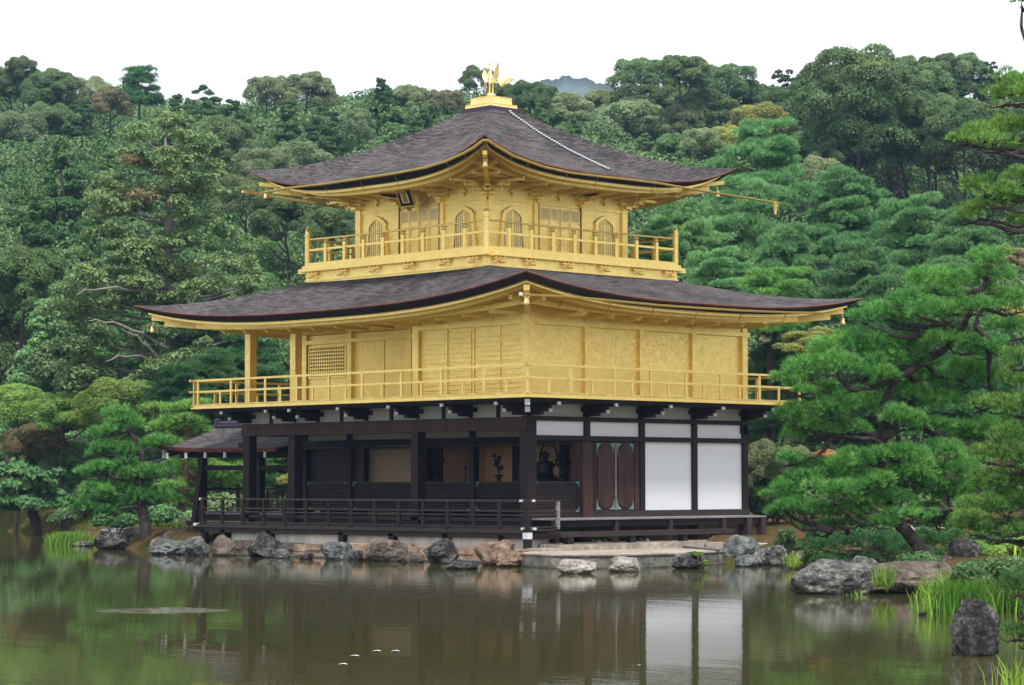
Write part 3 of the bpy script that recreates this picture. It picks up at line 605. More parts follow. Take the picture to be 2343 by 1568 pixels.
    for j in range(9):
        a = -3.6+.9*j; z = z3e(a)-.02
        o = one('bracket_arm', G, lambda b: fr.box(b, a-.04, a+.04, .0, 1.25, z, z+.08))
        one('arm_tip', M['gold_pale'], lambda b: b.tube([fr.p(a, 1.25, z+.04), fr.p(a, 1.33, z+.0), fr.p(a, 1.4, z+.09)], .03, 6), o)
    def pur(b):
        for i in range(20):
            a0 = -4.3+8.6*i/20; a1 = a0+8.6/20; b.bar(fr.p(a0, 1.15, z3e(a0)+.12), fr.p(a1, 1.15, z3e(a1)+.12), .11, .1)
    one('purlin', G, pur)
one('upper_wall_band', G, lambda b: b.box(X0+.02, X1-.02, Y0+.02, Y1-.02, 10.15, 10.86))
# top storey railing
RZ = 8.17
for fi, fr in enumerate(F3):
    ll = ('facing the pond on the left', 'on the right side', 'on the far side', 'on the far left side')[fi]
    def toprail(b):
        n = 16
        pts = [fr.p(-P3-.0+2*P3*i/n, 1.0, 8.925+.02*abs(-1+2*i/n)**3) for i in range(n+1)]; b.tube(pts, .028, 8)
    r = one('railing', G, toprail, label='gold top balcony railing '+ll)
    one('rail', G, lambda b: fr.box(b, -P3, P3, .975, 1.025, 8.60, 8.66), r); one('rail', G, lambda b: fr.box(b, -P3, P3, .95, 1.05, 8.18, 8.255), r)
    for a in [-2.92+.835*j for j in range(8)]:
        one('railing_post', G, lambda b: (fr.box(b, a-.055, a+.055, .955, 1.045, 8.25, 8.78)), r)
        one('post_cap', M['gold_pale'], lambda b: b.lathe([(.045, 0), (.075, .03), (.05, .06), (.09, .11)], fr.p(a, 1.0, 8.79), 10), r)
for sx, sy in ((-1, -1), (-1, 1), (1, -1), (1, 1)):
    c = (CX+sx*P3, CY+sy*P3, 8.17)
    r = one('corner_post', G, lambda b: b.lathe([(.085, 0), (.085, .84), (.10, .85), (.10, .89), (.08, .90), (.075, 1.0), (.085, 1.02), (.06, 1.06), (.018, 1.09), (.014, 1.15), (.0, 1.18)], c, 12), smooth=False)
# upper roof
roof3, surf3, ring3 = make_roof(CX, CY, 4.985, 4.985, .62, .62, 12.60, 10.30, 10.99, -.03, .03, 3.4, 1.55, 1.0, gold=True, soff=.02, wall=2.45, thick=(.045, .12), label='upper dark bark roof rising to the statue base')
for sx, sy in ((-1, -1), (-1, 1), (1, -1), (1, 1)):
    x0, y0 = CX+sx*H3, CY+sy*H3
    hip_rafter((x0, y0, 10.1), (x0+sx*1.7, y0+sy*1.7, 10.36), .13, .16)
    hip_rafter((x0+sx*1.2, y0+sy*1.2, 10.44), (x0+sx*2.0, y0+sy*2.0, 10.56), .12, .11)
# statue base
one('copper_collar', M['copper'], lambda b: (b.box(CX-.645, CX+.645, CY-.645, CY+.645, 12.53, 12.64), b.box(CX-.60, CX+.60, CY-.60, CY+.60, 12.64, 12.71)))
sb = one('statue_base', M['gold_pale'], lambda b: (b.box(CX-.525, CX+.525, CY-.525, CY+.525, 12.71, 12.82), b.box(CX-.415, CX+.415, CY-.415, CY+.415, 12.82, 13.03), b.add([(CX-.415, CY-.415, 13.03), (CX+.415, CY-.415, 13.03), (CX+.415, CY+.415, 13.03), (CX-.415, CY+.415, 13.03), (CX, CY, 13.13)], [(0, 1, 4), (1, 2, 4), (2, 3, 4), (3, 0, 4)])), label='stepped gold plinth under the bird')
for fr in F3:
    def trim(b):
        n3 = H3
        for h, z0, z1, cuts in ((.525, 12.722, 12.81, 3), (.415, 12.835, 13.02, 2)):
            n = h-n3
            fr.box(b, -h, h, n, n+.012, z0-.012, z0+.012); fr.box(b, -h, h, n, n+.012, z1-.012, z1+.012)
            for j in range(cuts+1): a = -h+.012+(2*h-.024)*j/cuts; fr.box(b, a-.015, a+.015, n, n+.014, z0, z1)
    one('plinth_trim', M['gold'], trim, sb)
# gutters
def gutter(p, q, r, label, brk=10, sag=0, bz=.25, pts=None):
    def bd(b):
        n = 14
        P = pts or [tuple(Vector(p).lerp(Vector(q), i/n)) for i in range(n+1)]
        P = [Vector(c) for c in P]; d = (P[-1]-P[0]).normalized(); s = Vector((d.y, -d.x, 0)).normalized(); vs = []; fs = []; m_ = 7
        for c in P:
            for t, rr in [(math.pi*k/(m_-1), r) for k in range(m_)]+[(math.pi-math.pi*k/(m_-1), r*.8) for k in range(m_)]:
                vs.append(c+s*rr*math.cos(t)-Vector((0, 0, 1))*rr*math.sin(t))
        w = 2*m_
        for i in range(len(P)-1):
            for k in range(w): fs.append((i*w+k, i*w+(k+1) % w, (i+1)*w+(k+1) % w, (i+1)*w+k))
        fs += [tuple(range(w)), tuple(len(vs)-w+k for k in range(w))[::-1]]
        b.add(vs, fs)
    o = one('gutter', G, bd, label=label)
    for k in range(brk):
        c = Vector(p).lerp(Vector(q), (k+.5)/brk) if pts is None else Vector(pts[int((k+.5)/brk*(len(pts)-1))])
        one('gutter_strap', M['gold_dark'], lambda b: b.bar(tuple(c), tuple(c+Vector((.18 if abs(q[0]-p[0]) < .5 else 0, .18 if abs(q[1]-p[1]) < .5 else 0, bz))), .012, .012), o)
    return o
def eavepts(sf, side, k0, k1, dz, out, n=30):
    P = []
    for i in range(n+1):
        k = k0+(k1-k0)*i/n; x, y, z = sf(side, k, 1.0)
        P.append((x+(-out if side == 0 else 0), y+(-out if side == 1 else 0), z+dz))
    return P
def onx(u, v, x): r = ray(u, v); return tuple(CAM+r*(x-CAM[0])/r[0])
def ony(u, v, y): r = ray(u, v); return tuple(CAM+r*(y-CAM[1])/r[1])
xl3, yl3 = CX-5.03, CY-5.03
g3r = [ony(u, v, yl3) for u, v in ((1112, 318), (1140, 336), (1173, 355), (1210, 369), (1245, 381), (1300, 393), (1370, 402), (1436, 409), (1500, 417), (1575, 430), (1640, 441), (1715, 453), (1786, 464))]
gutter(g3r[0], g3r[-1], .055, 'long gold gutter of the upper roof running out past its right corner', brk=8, pts=g3r, bz=-.28)
one('gutter_spout', G, lambda b: b.lathe([(.035, -.32), (.05, -.2), (.09, -.02)], ony(1773, 466, yl3), 10))
g3l = [onx(u, v, xl3) for u, v in ((1108, 318), (1085, 336), (1060, 350), (1020, 368), (975, 382), (900, 396), (820, 408), (740, 420), (660, 429), (600, 440))]
gutter(g3l[0], g3l[-1], .055, 'gold gutter under the left edge of the upper roof', brk=8, pts=g3l, bz=-.28)
one('gutter_pole', G, lambda b: b.bar((xl3+.1, CY+5.3, 10.38), (CX-1.2, CY+5.02, 10.16), .08, .08))
g2r = [ony(u, v, -2.45) for u, v in ((1191, 672), (1290, 676), (1400, 686), (1500, 696), (1600, 703), (1700, 709), (1800, 713), (1877, 714))]
gutter(g2r[0], g2r[-1], .055, 'gold gutter slung below the right edge of the lower roof', brk=10, pts=g2r, bz=-.3)
one('white_cap', M['whitecap'], lambda b: b.lathe([(.05, -.05), (.05, .03)], g2r[0], 8))
# wind bells at the corners
bells = [((-1.95, -1.95, 6.62), 'gold wind bell under the near corner of the lower roof'), ((-2.0, WY+2.0, 6.62), 'gold wind bell under the left tip of the lower roof'),
         ((LX+2.0, -2.0, 6.66), 'gold wind bell under the right tip of the lower roof, beside the pine'), ((CX-4.5, CY-4.5, 10.50), 'gold wind bell under the near corner of the upper roof'),
         ((CX-4.6, CY+4.6, 10.42), 'gold wind bell under the left tip of the upper roof'), ((CX+4.6, CY-4.6, 10.42), 'gold wind bell under the right tip of the upper roof')]
for p, lab in bells:
    t = thing('wind_bell', p, lab, 'wind bell', 'wind bells hung from the roof corners')
    one('bell', M['gold_pale'], lambda b: b.lathe([(.09, -.28), (.08, -.24), (.065, -.16), (.055, -.1), (.025, -.08), (.015, -.04)], p, 12), t, smooth=True)
    one('hanger', M['gold'], lambda b: b.tube([(p[0], p[1], p[2]-.08), (p[0], p[1], p[2]+.03)], .014, 6), t)
# chain on the upper roof
cps = [(1165, 254), (1172, 262), (1195, 278), (1230, 302), (1265, 323), (1300, 343), (1340, 363), (1375, 380), (1394, 388)]
def roof_hit(u, v):      # march the view ray down to the right slope of the upper roof
    r = ray(u, v); lo = 50
    for i in range(900):
        d = 58+i*.02; p = CAM+r*d; rad = max(abs(p[0]-CX), abs(p[1]-CY))
        if rad < 4.98:
            rr = (rad-.62)/(4.985-.62)
            if rr < 0: return tuple(p)
            k = (p[0]-CX)/max(rad, .01); z = surf3(1, max(-1, min(1, k)), rr)[2]
            if p[2] < z+.04: return (p[0], p[1], z+.045)
    return tuple(p)
t = thing('roof_chain', roof_hit(*cps[0]), 'pale metal chain lying down the right slope of the upper roof', 'chain')
cw = [Vector(roof_hit(u, v)) for u, v in cps]
def chain(b):
    for a, c in zip(cw[:-1], cw[1:]):
        L = (c-a).length; n = max(1, int(L/.085))
        for i in range(n): q = a.lerp(c, (i+.5)/n); b.lathe([(.0, -.028), (.038, -.015), (.045, 0), (.038, .018), (0, .03)], q, 6)
one('links', M['chain'], chain, t)
# ------------------------------------------------------------------ golden bird
PB = (CX, CY, 13.14); BS = .75
ph = thing('bird_statue', PB, 'golden long-tailed bird statue with raised wings on top of the roof', 'statue')
hd = Vector((-.62, .78, 0)).normalized()      # facing left in the picture
hs = Vector((.72, .69, 0)).normalized()
S_R = Vector((rgt[0], rgt[1], 0)).normalized(); B_R = Vector((fwd[0], fwd[1], 0)).normalized()
def bp(a, n, z): v = Vector(PB)+S_R*a*BS+B_R*n*BS; return (v.x, v.y, PB[2]+z*BS)   # a: along the bird (tail positive), n: depth
one('body', M['gold_pale'], lambda b: (b.tube([bp(-.01, 0, 1.16), bp(-.03, 0, 1.05), bp(-.01, 0, .95), bp(-.06, 0, .82), bp(-.05, 0, .66), bp(.08, 0, .60), bp(.22, 0, .60), bp(.34, 0, .62)], [q*BS for q in [.035, .04, .045, .08, .15, .145, .10, .04]], 12)), ph, smooth=True)
one('head', M['gold_pale'], lambda b: (b.tube([bp(-.14, 0, 1.16), bp(-.09, 0, 1.18), bp(-.03, 0, 1.19), bp(.02, 0, 1.17)], [q*BS for q in [.008, .03, .05, .03]], 10), b.tube([bp(-.04, 0, 1.22), bp(-.06, 0, 1.29), bp(-.02, 0, 1.31)], [q*BS for q in [.02, .03, .01]], 6), b.tube([bp(.0, 0, 1.21), bp(.02, 0, 1.29), bp(.05, 0, 1.26)], [q*BS for q in [.02, .025, .01]], 6)), ph, smooth=True)
def wing(n0, n1, pts, th=.03):
    def bd(b):
        q = [bp(a, n0+(n1-n0)*max(0, z-.6)/.6, z) for a, z in pts]; off = B_R*th*BS; b.prism(q, (off.x, off.y, 0))
        for k in range(5): 
            a, z = pts[0]; a2, z2 = pts[3+k % 2]; f = .3+.14*k
            b.tube([bp(pts[0][0]+.05*k, n0-.012, pts[0][1]+.03*k), bp(pts[3][0]-.02+.012*k, n0+(n1-n0)*.8-.012, pts[3][1]-.05-.1*k)], [q*BS for q in [.014, .006]], 5)
    return bd
one('wing', M['gold_pale'], wing(-.12, -.3, [(.02, .60), (.16, .56), (.28, .66), (.30, 1.18), (.27, 1.2), (.2, 1.08), (.12, .88), (.04, .70)]), ph)
one('wing', M['gold_pale'], wing(.10, .32, [(-.30, .98), (-.33, .84), (-.32, .66), (-.25, .50), (-.1, .5), (-.06, .72), (-.16, .84), (-.27, 1.02)]), ph)
for s in (-.07, .07):
    one('leg', M['gold_pale'], lambda b: (b.tube([bp(s*.6+.0, s, .56), bp(s*.8, s, .42), bp(s*.9, s, .06)], [q*BS for q in [.075, .04, .035]], 8), b.tube([bp(s*.9, s, .06), bp(s*.9-.09, s, .02)], [q*BS for q in [.03, .012]], 6), b.tube([bp(s*.9, s, .06), bp(s*.9+.09, s, .02)], [q*BS for q in [.03, .012]], 6)), ph, smooth=True)
for k in range(8):
    f = k/7; tip = Vector((.40+.52*f, 0, .28+.30*f)); st = Vector((.2, 0, .66)); mdl = Vector((.30+.22*f, 0, .50+.30*f)); pts = []
    for i in range(9):
        u_ = i/8; c = st*(1-u_)**2+mdl*2*u_*(1-u_)+tip*u_**2; pts.append(bp(c.x, .03*(k-3.5)*(.4+u_), c.z))
    one('tail_feather', M['gold_pale'], lambda b: b.tube(pts, [q*BS for q in [.02, .026, .03, .032, .034, .034, .032, .028, .01]], 6), ph, smooth=True)
one('foot_plate', M['gold_pale'], lambda b: b.lathe([(.14, -.03), (.13, .0), (.08, .02), (.02, .03)], PB, 14), ph)
# ------------------------------------------------------------------ plaque
pc = Vector((X0-.5, CY+.1, 10.03)); tl = R(24)
pq = thing('name_plaque', tuple(pc), 'black and gold name plaque with three brushed characters hung tilted under the upper eaves', 'plaque')
def pl(b, w, h, t, off=0, dz=0):
    nrm = Vector((-math.cos(tl), 0, -math.sin(tl))); upd = Vector((-math.sin(tl), 0, math.cos(tl))); sd_ = Vector((0, 1, 0))
    vs = []
    for nn in (off, off+t):
        for a, c in ((-w/2, -h/2), (w/2, -h/2), (w/2, h/2), (-w/2, h/2)): vs.append(pc+sd_*a+upd*(c+dz)+nrm*nn)
    b.add(vs, [(0, 1, 2, 3), (7, 6, 5, 4), (0, 4, 5, 1), (1, 5, 6, 2), (2, 6, 7, 3), (3, 7, 4, 0)])
one('frame', M['gold'], lambda b: pl(b, .60, .80, .035), pq); one('field', M['black'], lambda b: pl(b, .53, .73, .01, .036), pq)
one('gold_board', M['gold_pale'], lambda b: pl(b, .29, .56, .01, .048), pq)
one('carved_foot', M['gold_dark'], lambda b: (pl(b, .16, .12, .03, .0, -.46), pl(b, .44, .06, .03, .0, -.42)), pq)
one('back_board', M['redlac'], lambda b: pl(b, .52, .7, .04, -.05), pq)
try:
    cu = bpy.data.curves.new('characters', 'FONT'); cu.body = '\u7a76\n\u7adf\n\u9802'; cu.size = .2; cu.align_x = 'CENTER'; cu.align_y = 'CENTER'; cu.space_line = .9; cu.extrude = .003
    to = bpy.data.objects.new('tmp', cu); col.objects.link(to); bpy.context.view_layer.update()
    me = bpy.data.meshes.new_from_object(to.evaluated_get(bpy.context.evaluated_depsgraph_get())); bpy.data.objects.remove(to)
    nrm = Vector((-math.cos(tl), 0, -math.sin(tl))); upd = Vector((-math.sin(tl), 0, math.cos(tl))); sd_ = upd.cross(nrm)
    me.transform(Matrix(((sd_.x, upd.x, nrm.x, 0), (sd_.y, upd.y, nrm.y, 0), (sd_.z, upd.z, nrm.z, 0), (0, 0, 0, 1))) @ Matrix.Translation((0, 0, .064)))
    me.materials.clear(); me.materials.append(M['black']); link('characters', me, pq)
except Exception as e: print('text failed', e)
# ================================================================== side pavilion over the water (far left)
SP = thing('side_pavilion', (3.6, 14.6, .4), 'small open side pavilion with bark roof at the left end of the golden pavilion', 'pavilion')
SX0, SX1 = 2.0, 3.9
for x, y, lab in ((SX0, 16.55, None), (SX0, 13.65, None), (SX1, 16.55, None), (SX1, 13.65, None)): one('post', M['wood'], lambda b: b.box(x-.11, x+.11, y-.11, y+.11, .1, 2.85), SP)
one('brace_post', M['wood'], lambda b: b.bar(onx(462, 1050, SX0-.3), onx(437, 1245, SX0-.9), .14, .14), SP, label='slanting outer brace post standing on the rocks')
one('beam', M['wood'], lambda b: (b.box(SX0-.07, SX0+.07, 11.7, 16.7, 2.33, 2.47), b.box(SX1-.07, SX1+.07, 11.7, 16.7, 2.33, 2.47), b.box(SX0, SX1, 16.48, 16.62, 2.35, 2.49), b.box(SX0-.1, SX0+.1, 11.7, 17.6, 2.72, 2.86), b.box(SX1-.1, SX1+.1, 11.7, 17.6, 2.72, 2.86)), SP)
one('floor', M['wood_grey'], lambda b: planks(b, SX0-.1, SX1+.3, 11.75, 16.8, .98, 1.04, 'y'), SP)
one('floor_beam', M['wood'], lambda b: (b.box(SX0-.12, SX0-.02, 11.75, 16.9, .78, .975), b.box(SX0-.3, SX0+.2, 16.8, 17.0, .62, .75)), SP)
r = one('railing', M['wood_h'], lambda b: (b.box(SX1-.03, SX1+.03, 11.8, 16.6, 1.72, 1.78), b.box(SX0, SX1, 16.5, 16.56, 1.72, 1.78)), SP)
for k in range(7): one('railing_post', M['wood'], lambda b: b.box(SX1-.03, SX1+.03, 11.9+.75*k, 11.96+.75*k, 1.04, 1.72), r)
for z in (1.4, 1.25): one('rail', M['wood_h'], lambda b: b.box(SX1-.02, SX1+.02, 11.8, 16.6, z, z+.04), r)
ec = (SX0+SX1)/2
def sp_roof():
    b = MB(); nk, nr = 20, 10; exa, exb = SX0-.8, SX1+.8; ya, yb = 11.9, 17.78; yr = 16.95; zr = 3.72
    for side, ex in ((0, exa), (1, exb)):
        vs = []; 
        for i in range(nr+1):
            r_ = i/nr
            for j in range(nk+1):
                k = j/nk; y = ya+(yr+(yb-yr)*r_-ya)*k; x = ec+(ex-ec)*r_
                z = zr-(zr-2.98)*(1-(1-r_)**1.6)+.16*r_*k**5+.0
                vs.append((x, y, z))
        n = nk+1; fs = [(i*n+j, i*n+j+1, (i+1)*n+j+1, (i+1)*n+j) for i in range(nr) for j in range(nk)]
        b.add(vs, [f[::-1] for f in fs] if side == 0 else fs)
    vs = []
    for i in range(nr+1):
        r_ = i/nr
        for j in range(nk+1):
            k = -1+2*j/nk; x = ec+(exb-ec)*r_*k; y = yr+(yb-yr)*r_; z = zr-(zr-2.98)*(1-(1-r_)**1.6)+.16*r_*abs(k)**5
            vs.append((x, y, z))
    n = nk+1; b.add(vs, [(i*n+j, (i+1)*n+j, (i+1)*n+j+1, i*n+j+1) for i in range(nr) for j in range(nk)])
    o = b.build('roof', M['bark_roof'], SP, True)
    e = MB(); P = [(exa, ya+(yb-ya)*j/20, 2.98+.16*(j/20)**5) for j in range(21)]; Q = [(exa+(exb-exa)*j/20, yb, 2.98+.16*abs(-1+j/10)**5) for j in range(21)]; P2 = [(exb, p[1], p[2]) for p in P]
    for row, d in ((P, (1, 0)), (Q, (0, -1)), (P2, (-1, 0))):
        for ins0, ins1, z0, z1 in ((0, .03, 0, -.11),):
            vs = [(p[0]+d[0]*ins0, p[1]+d[1]*ins0, p[2]+z0+.004) for p in row]+[(p[0]+d[0]*ins1, p[1]+d[1]*ins1, p[2]+z1) for p in row]+[(p[0]+d[0]*.9, p[1]+d[1]*.9, p[2]+z1-.02) for p in row]
            n = len(row); e.add(vs, [(i, i+1, n+i+1, n+i) for i in range(n-1)]+[(n+i, n+i+1, 2*n+i+1, 2*n+i) for i in range(n-1)])
    e.build('bark_lip', M['bark_edge'], o)
    one('ridge_tiles', M['copper'], lambda b: (b.box(ec-.12, ec+.12, 12.0, yr, zr-.02, zr+.08), b.tube([(ec, 12, zr+.1), (ec, yr+.05, zr+.1)], .06, 8), b.prism([(ec-.14, yr, zr-.06), (ec+.14, yr, zr-.06), (ec+.12, yr, zr+.2), (ec, yr, zr+.25), (ec-.12, yr, zr+.2)], (0, .1, 0))), o)
    for k in range(6):
        y = 12.5+k*.98
        rf = one('rafter', M['wood'], lambda b: b.bar((ec, y, 3.2), (exa+.12, y, 2.80), .07, .09), SP)
        one('white_cap', M['whitecap'], lambda b: b.box(exa+.05, exa+.11, y-.045, y+.045, 2.70, 2.88), rf)
    one('rafter', M['wood'], lambda b: b.bar((ec, yr, 3.3), (exa+.2, yb-.2, 2.86), .09, .1), SP)
    one('white_cap', M['whitecap'], lambda b: b.box(exa+.08, exa+.16, yb-.2, yb-.1, 2.72, 2.98), SP)
    one('ceiling_board', M['wood'], lambda b: b.box(exa+.9, exb-.9, 12, yb-1.0, 2.86, 2.89), SP)
sp_roof()
# ================================================================== altar things inside
def vase(u, v, h, label, seed):
    x = 2.55 if u < 1250 else 2.4
    p = onx(u, v, x); rr = random.Random(seed)
    t = thing('flower_vase', p, label, 'vase', 'lotus vases on the altar')
    one('vase', M['bronze'], lambda b: b.lathe([(.05, 0), (.06, .03), (.07, .12), (.12, .17), (.13, .19)], p, 10), t)
    def fl(b):
        for k in range(9):
            a = rr.uniform(-.22, .22)*(1 if k else 0); zz = h*(.35+.65*(k/8)); e = (p[0]+rr.uniform(-.1, .1), p[1]+a, p[2]+.15+zz)
            b.tube([(p[0], p[1], p[2]+.15), (p[0]+(e[0]-p[0])*.3, p[1]+a*.3, p[2]+.15+zz*.6), e], .012, 5)
            b.lathe([(.0, -.04), (.05, -.01), (.06, .03), (.03, .06), (0, .07)], e, 7, 1, 1.2)
    one('flowers', M['bronze'], fl, t)
vase(1001, 1102, .42, 'dark lotus flower vase at the left side of the altar opening', 1)
vase(1141, 1102, .55, 'tall dark lotus flower vase in the middle altar opening', 2)
vase(1286, 1103, .55, 'dark lotus flower vase right of the corner column', 3)
def seated(u, v, x, h, label, halo=False, s=1.0):
    p = onx(u, v, x); t = thing('seated_statue', p, label, 'statue')
    one('figure', M['bronze'], lambda b: (b.lathe([(.34*s, 0), (.36*s, .06), (.30*s, .14), (.20*s, .22), (.19*s, .38), (.22*s, .5), (.17*s, .58), (.06*s, .62), (.06*s, .64), (.10*s, .68), (.105*s, .76), (.08*s, .84), (.0, .88)], p, 14, .8, 1.0)), t, smooth=True)
    if halo: one('halo', M['bronze'], lambda b: b.tube([(p[0]+.15, p[1]+.34*math.cos(a), p[2]+.72+.34*math.sin(a)) for a in [2*math.pi*k/20 for k in range(21)]], .03, 6), t)
seated(1246, 1104, 3.6, .9, 'dark seated statue with a round halo just right of the corner column', True, 1.35)
seated(1192, 1104, 3.2, .5, 'small dark seated statue just left of the corner column', False, .55)
p = onx(1065, 1103, 2.6); t = thing('candle_stand', p, 'slim dark candle stand between the altar posts', 'candle stand'); one('stand', M['bronze'], lambda b: b.lathe([(.09, 0), (.03, .04), (.025, .36), (.10, .4), (.02, .42), (.02, .62), (0, .66)], p, 10), t)
# ================================================================== stonework at the water's edge
def rock_mesh(seed, rx, ry, rz, ang=.5, flat=0, sub=4, rough=.12):
    rng = random.Random(seed); me = bpy.data.meshes.new('rock')
    import bmesh
    bm = bmesh.new(); bmesh.ops.create_icosphere(bm, subdivisions=sub, radius=1)
    cuts = []
    for k in range(9):
        n = Vector((rng.gauss(0, 1), rng.gauss(0, 1), rng.gauss(0, .8))).normalized(); cuts.append((n, rng.uniform(.62, .92)))
    cuts.append((Vector((rng.uniform(-.3, .3), rng.uniform(-.3, .3), 1)).normalized(), .8-flat*.4))
    of = Vector((seed*3.7, seed*1.3, 0))
    for v in bm.verts:
        p = v.co.copy()
        for n, d in cuts:
            e = p.dot(n)-d
            if e > 0: p -= n*e*ang*1.6 if ang*1.6 < 1 else n*e
        d = noise.fractal(p*1.7+of, .9, 2.1, 5)*rough*1.3+abs(noise.noise(p*3.1+of))*-rough*.8+noise.fractal(p*6+of, 1, 2, 3)*rough*.28
        p += v.co.normalized()*d; v.co = Vector((p.x*rx, p.y*ry, p.z*rz))
    bm.to_mesh(me); bm.free()
    me.polygons.foreach_set('use_smooth', [False]*len(me.polygons)); me.update(); return me
def rock(u0, u1, vt, vb, mat, label, seed, zb=WZ, name='rock', dep=.8, back=.0, tilt=0, group=None, cat='rock', z=None, rough=.12, d=None):
    """u0..u1 horizontal extent, vt top, vb waterline in the photo; stands at its own distance on the water or bank"""
    uc = (u0+u1)/2
    if d is None: g = onz(uc, vb, zb)
    else: g = at(uc, vb, d)
    dd = float((g-CAM)@fwd); w = (u1-u0)/FPX*dd/2*1.45; ry = w*dep
    h = (vb-vt)/FPX*dd
    c = g+np.array([fwd[0], fwd[1], 0])*(ry*.75+back)
    rz = h*.60*1.28
    me = rock_mesh(seed, w, ry, rz, rough=rough); me.materials.append(M[mat])
    o = link(name, me, None, (c[0], c[1], g[2]+h-rz*.80)); o.rotation_euler = (0, R(tilt), YAW-math.pi/2)
    tag(o, label, cat, group); return o
GR1 = 'stones along the pond edge before the pavilion'
# masonry wall
SW = thing('stone_embankment', (-1.45, 5, WY*0), 'low wall of tan dressed stone blocks along the pond under the veranda', 'stone wall')
rng = random.Random(5); y = 10.6
while y > -1.2:
    w = rng.uniform(.5, 1.3); w = min(w, y+1.35)
    if w < .12: break
    h = rng.uniform(.26, .32)
    def blk(b, yy=y, ww=w, hh=h):
        n = 6; vs = []; jx = rng.uniform(-.03, .03)
        for (px, pz) in ((-1.42+jx, WZ-.3), (-1.44+jx, WZ+.12), (-1.43+jx, hh-.03), (-1.39+jx, hh), (-1.0, hh+.0), (-1.0, WZ-.3)):
            for k in range(n+1):
                yv = yy-.012-(ww-.024)*k/n; vs.append((px+rng.uniform(-.014, .014), yv, pz+rng.uniform(-.012, .012)))
        m_ = n+1; fs = [(i*m_+k, i*m_+k+1, (i+1)*m_+k+1, (i+1)*m_+k) for i in range(5) for k in range(n)]
        b.add(vs, fs+[tuple(i*m_ for i in range(6)), tuple(i*m_+n for i in range(6))[::-1]])
    if rng.random() < .22 or y > 8.3:
        def small(b, yy=y, ww=w, hh=h):
            for a in range(2):
                for c in range(2): b.box(-1.43+rng.uniform(-.04, .04), -1.0, yy-ww*(a*.5)-.015, yy-ww*(a*.5+.5)+.01, WZ-.3 if c == 0 else .06+a*.04, (.045+a*.04) if c == 0 else hh+rng.uniform(-.04, .02))
        one('block', M['rock_brown'] if y > 8.3 else M['block'], small, SW)
    else: one('block', M['block'], blk, SW)
    y -= w
one('footing', M['slab_side'], lambda b: [b.box(-1.62-.06*math.sin(k*2.1), -1.38, 10.5-k*.6, 10.5-k*.6-.58, WZ-.3, WZ+.05+.02*math.sin(k*1.7)) for k in range(19)], SW)
def P5(x, y): s = 1450/2343*.6049; return 332.7+s*x, 907.3+s*y
def P6(x, y): return 1149.3+.3356*x, 907.3+.3356*y
def P7(x, y): s = 1072/2122*.6049; return 1693.7+s*x, 1088.8+s*y
def P8(x, y): s = 1200/1723*.6049; return s*x, 907.3+s*y
def rk(P, x0, x1, yt, yb, *a, **k):
    u0, vt = P(x0, yt); u1, vb = P(x1, yb); return rock(u0, u1, vt, vb, *a, **k)
rk(P5, 50, 265, 885, 968, 'rock_blue', 'long low bluish rock at the left end of the row before the side pavilion', 11, group=GR1)
rk(P5, 250, 365, 862, 972, 'rock_blue', 'jagged blue-grey rock under the left end of the veranda', 12, group=GR1)
rk(P5, 362, 420, 856, 905, 'rock_blue', 'small grey stone on top of the masonry at its left end', 13, zb=.15, group=GR1)
rk(P5, 410, 535, 858, 975, 'rock_brown', 'tall tan upright stone near the left end of the embankment', 14, group=GR1, rough=.07)
rk(P5, 530, 605, 880, 935, 'rock_orange', 'small reddish stone set in the wall right of the tall tan stone', 15, zb=.0, group=GR1)
rk(P5, 600, 668, 882, 970, 'rock_brown', 'brown stone wedged left of the pointed slate rock', 16, group=GR1)
rk(P5, 655, 800, 852, 985, 'rock_dark', 'pointed dark slate rock leaning right with diagonal veins', 17, group=GR1, tilt=8)
rk(P5, 1085, 1240, 893, 1000, 'rock_blue', 'squat blue-grey rock in the middle of the tan embankment', 18, group=GR1)
rk(P5, 1385, 1565, 880, 1010, 'rock_brown', 'rough brown-grey rock below the second veranda post', 19, group=GR1)
rk(P5, 1340, 1410, 945, 1005, 'rock_orange', 'small rusty stone at the foot of the rough brown-grey rock', 20, group=GR1)
rk(P5, 1728, 1872, 878, 1022, 'rock_dark', 'tall rounded dark slate rock between tan blocks', 21, group=GR1)
rk(P5, 1862, 2003, 1000, 1058, 'rock_dark', 'low black rock standing out in the water before the wall', 22, group=GR1)
rk(P5, 2050, 2240, 890, 1035, 'rock_orange', 'rounded rusty orange rock near the corner post', 23, group=GR1)
rk(P5, 2150, 2310, 955, 1042, 'rock_orange', 'orange and grey stone at the left end of the landing', 24, group=GR1)
rk(P6, 60, 240, 1022, 1075, 'rock_orange', 'flat reddish stones beside the corner post foot', 25, zb=.1, group=GR1)
rk(P6, 415, 605, 1110, 1210, 'rock_white', 'pale white pitted rock standing in the water before the landing', 31, group=GR1, rough=.1)
rk(P6, 745, 935, 1098, 1197, 'rock_white', 'square cream-coloured rock in the water before the landing', 32, group=GR1, rough=.1)
rk(P6, 1193, 1368, 1078, 1176, 'rock_dark', 'dark flat-topped rock with moss on its right edge', 33, group=GR1)
rk(P6, 1530, 1728, 958, 1142, 'rock_blue', 'largest blue-grey boulder at the right end of the landing', 34, group=GR1, rough=.1)
rk(P6, 1488, 1545, 1045, 1110, 'slab_side', 'small dark stone tucked left of the largest boulder', 35, zb=.0, group=GR1)
rk(P6, 1603, 1722, 1088, 1162, 'rock_blue', 'small square grey rock before the largest boulder', 36, group=GR1)
rk(P6, 1715, 1802, 1002, 1062, 'rock_brown', 'small purplish-brown rounded rock behind the shore stones', 37, zb=.1, group=GR1)
rk(P6, 1728, 1865, 1040, 1152, 'rock_grey', 'broad grey rock right of the largest boulder', 38, group=GR1)
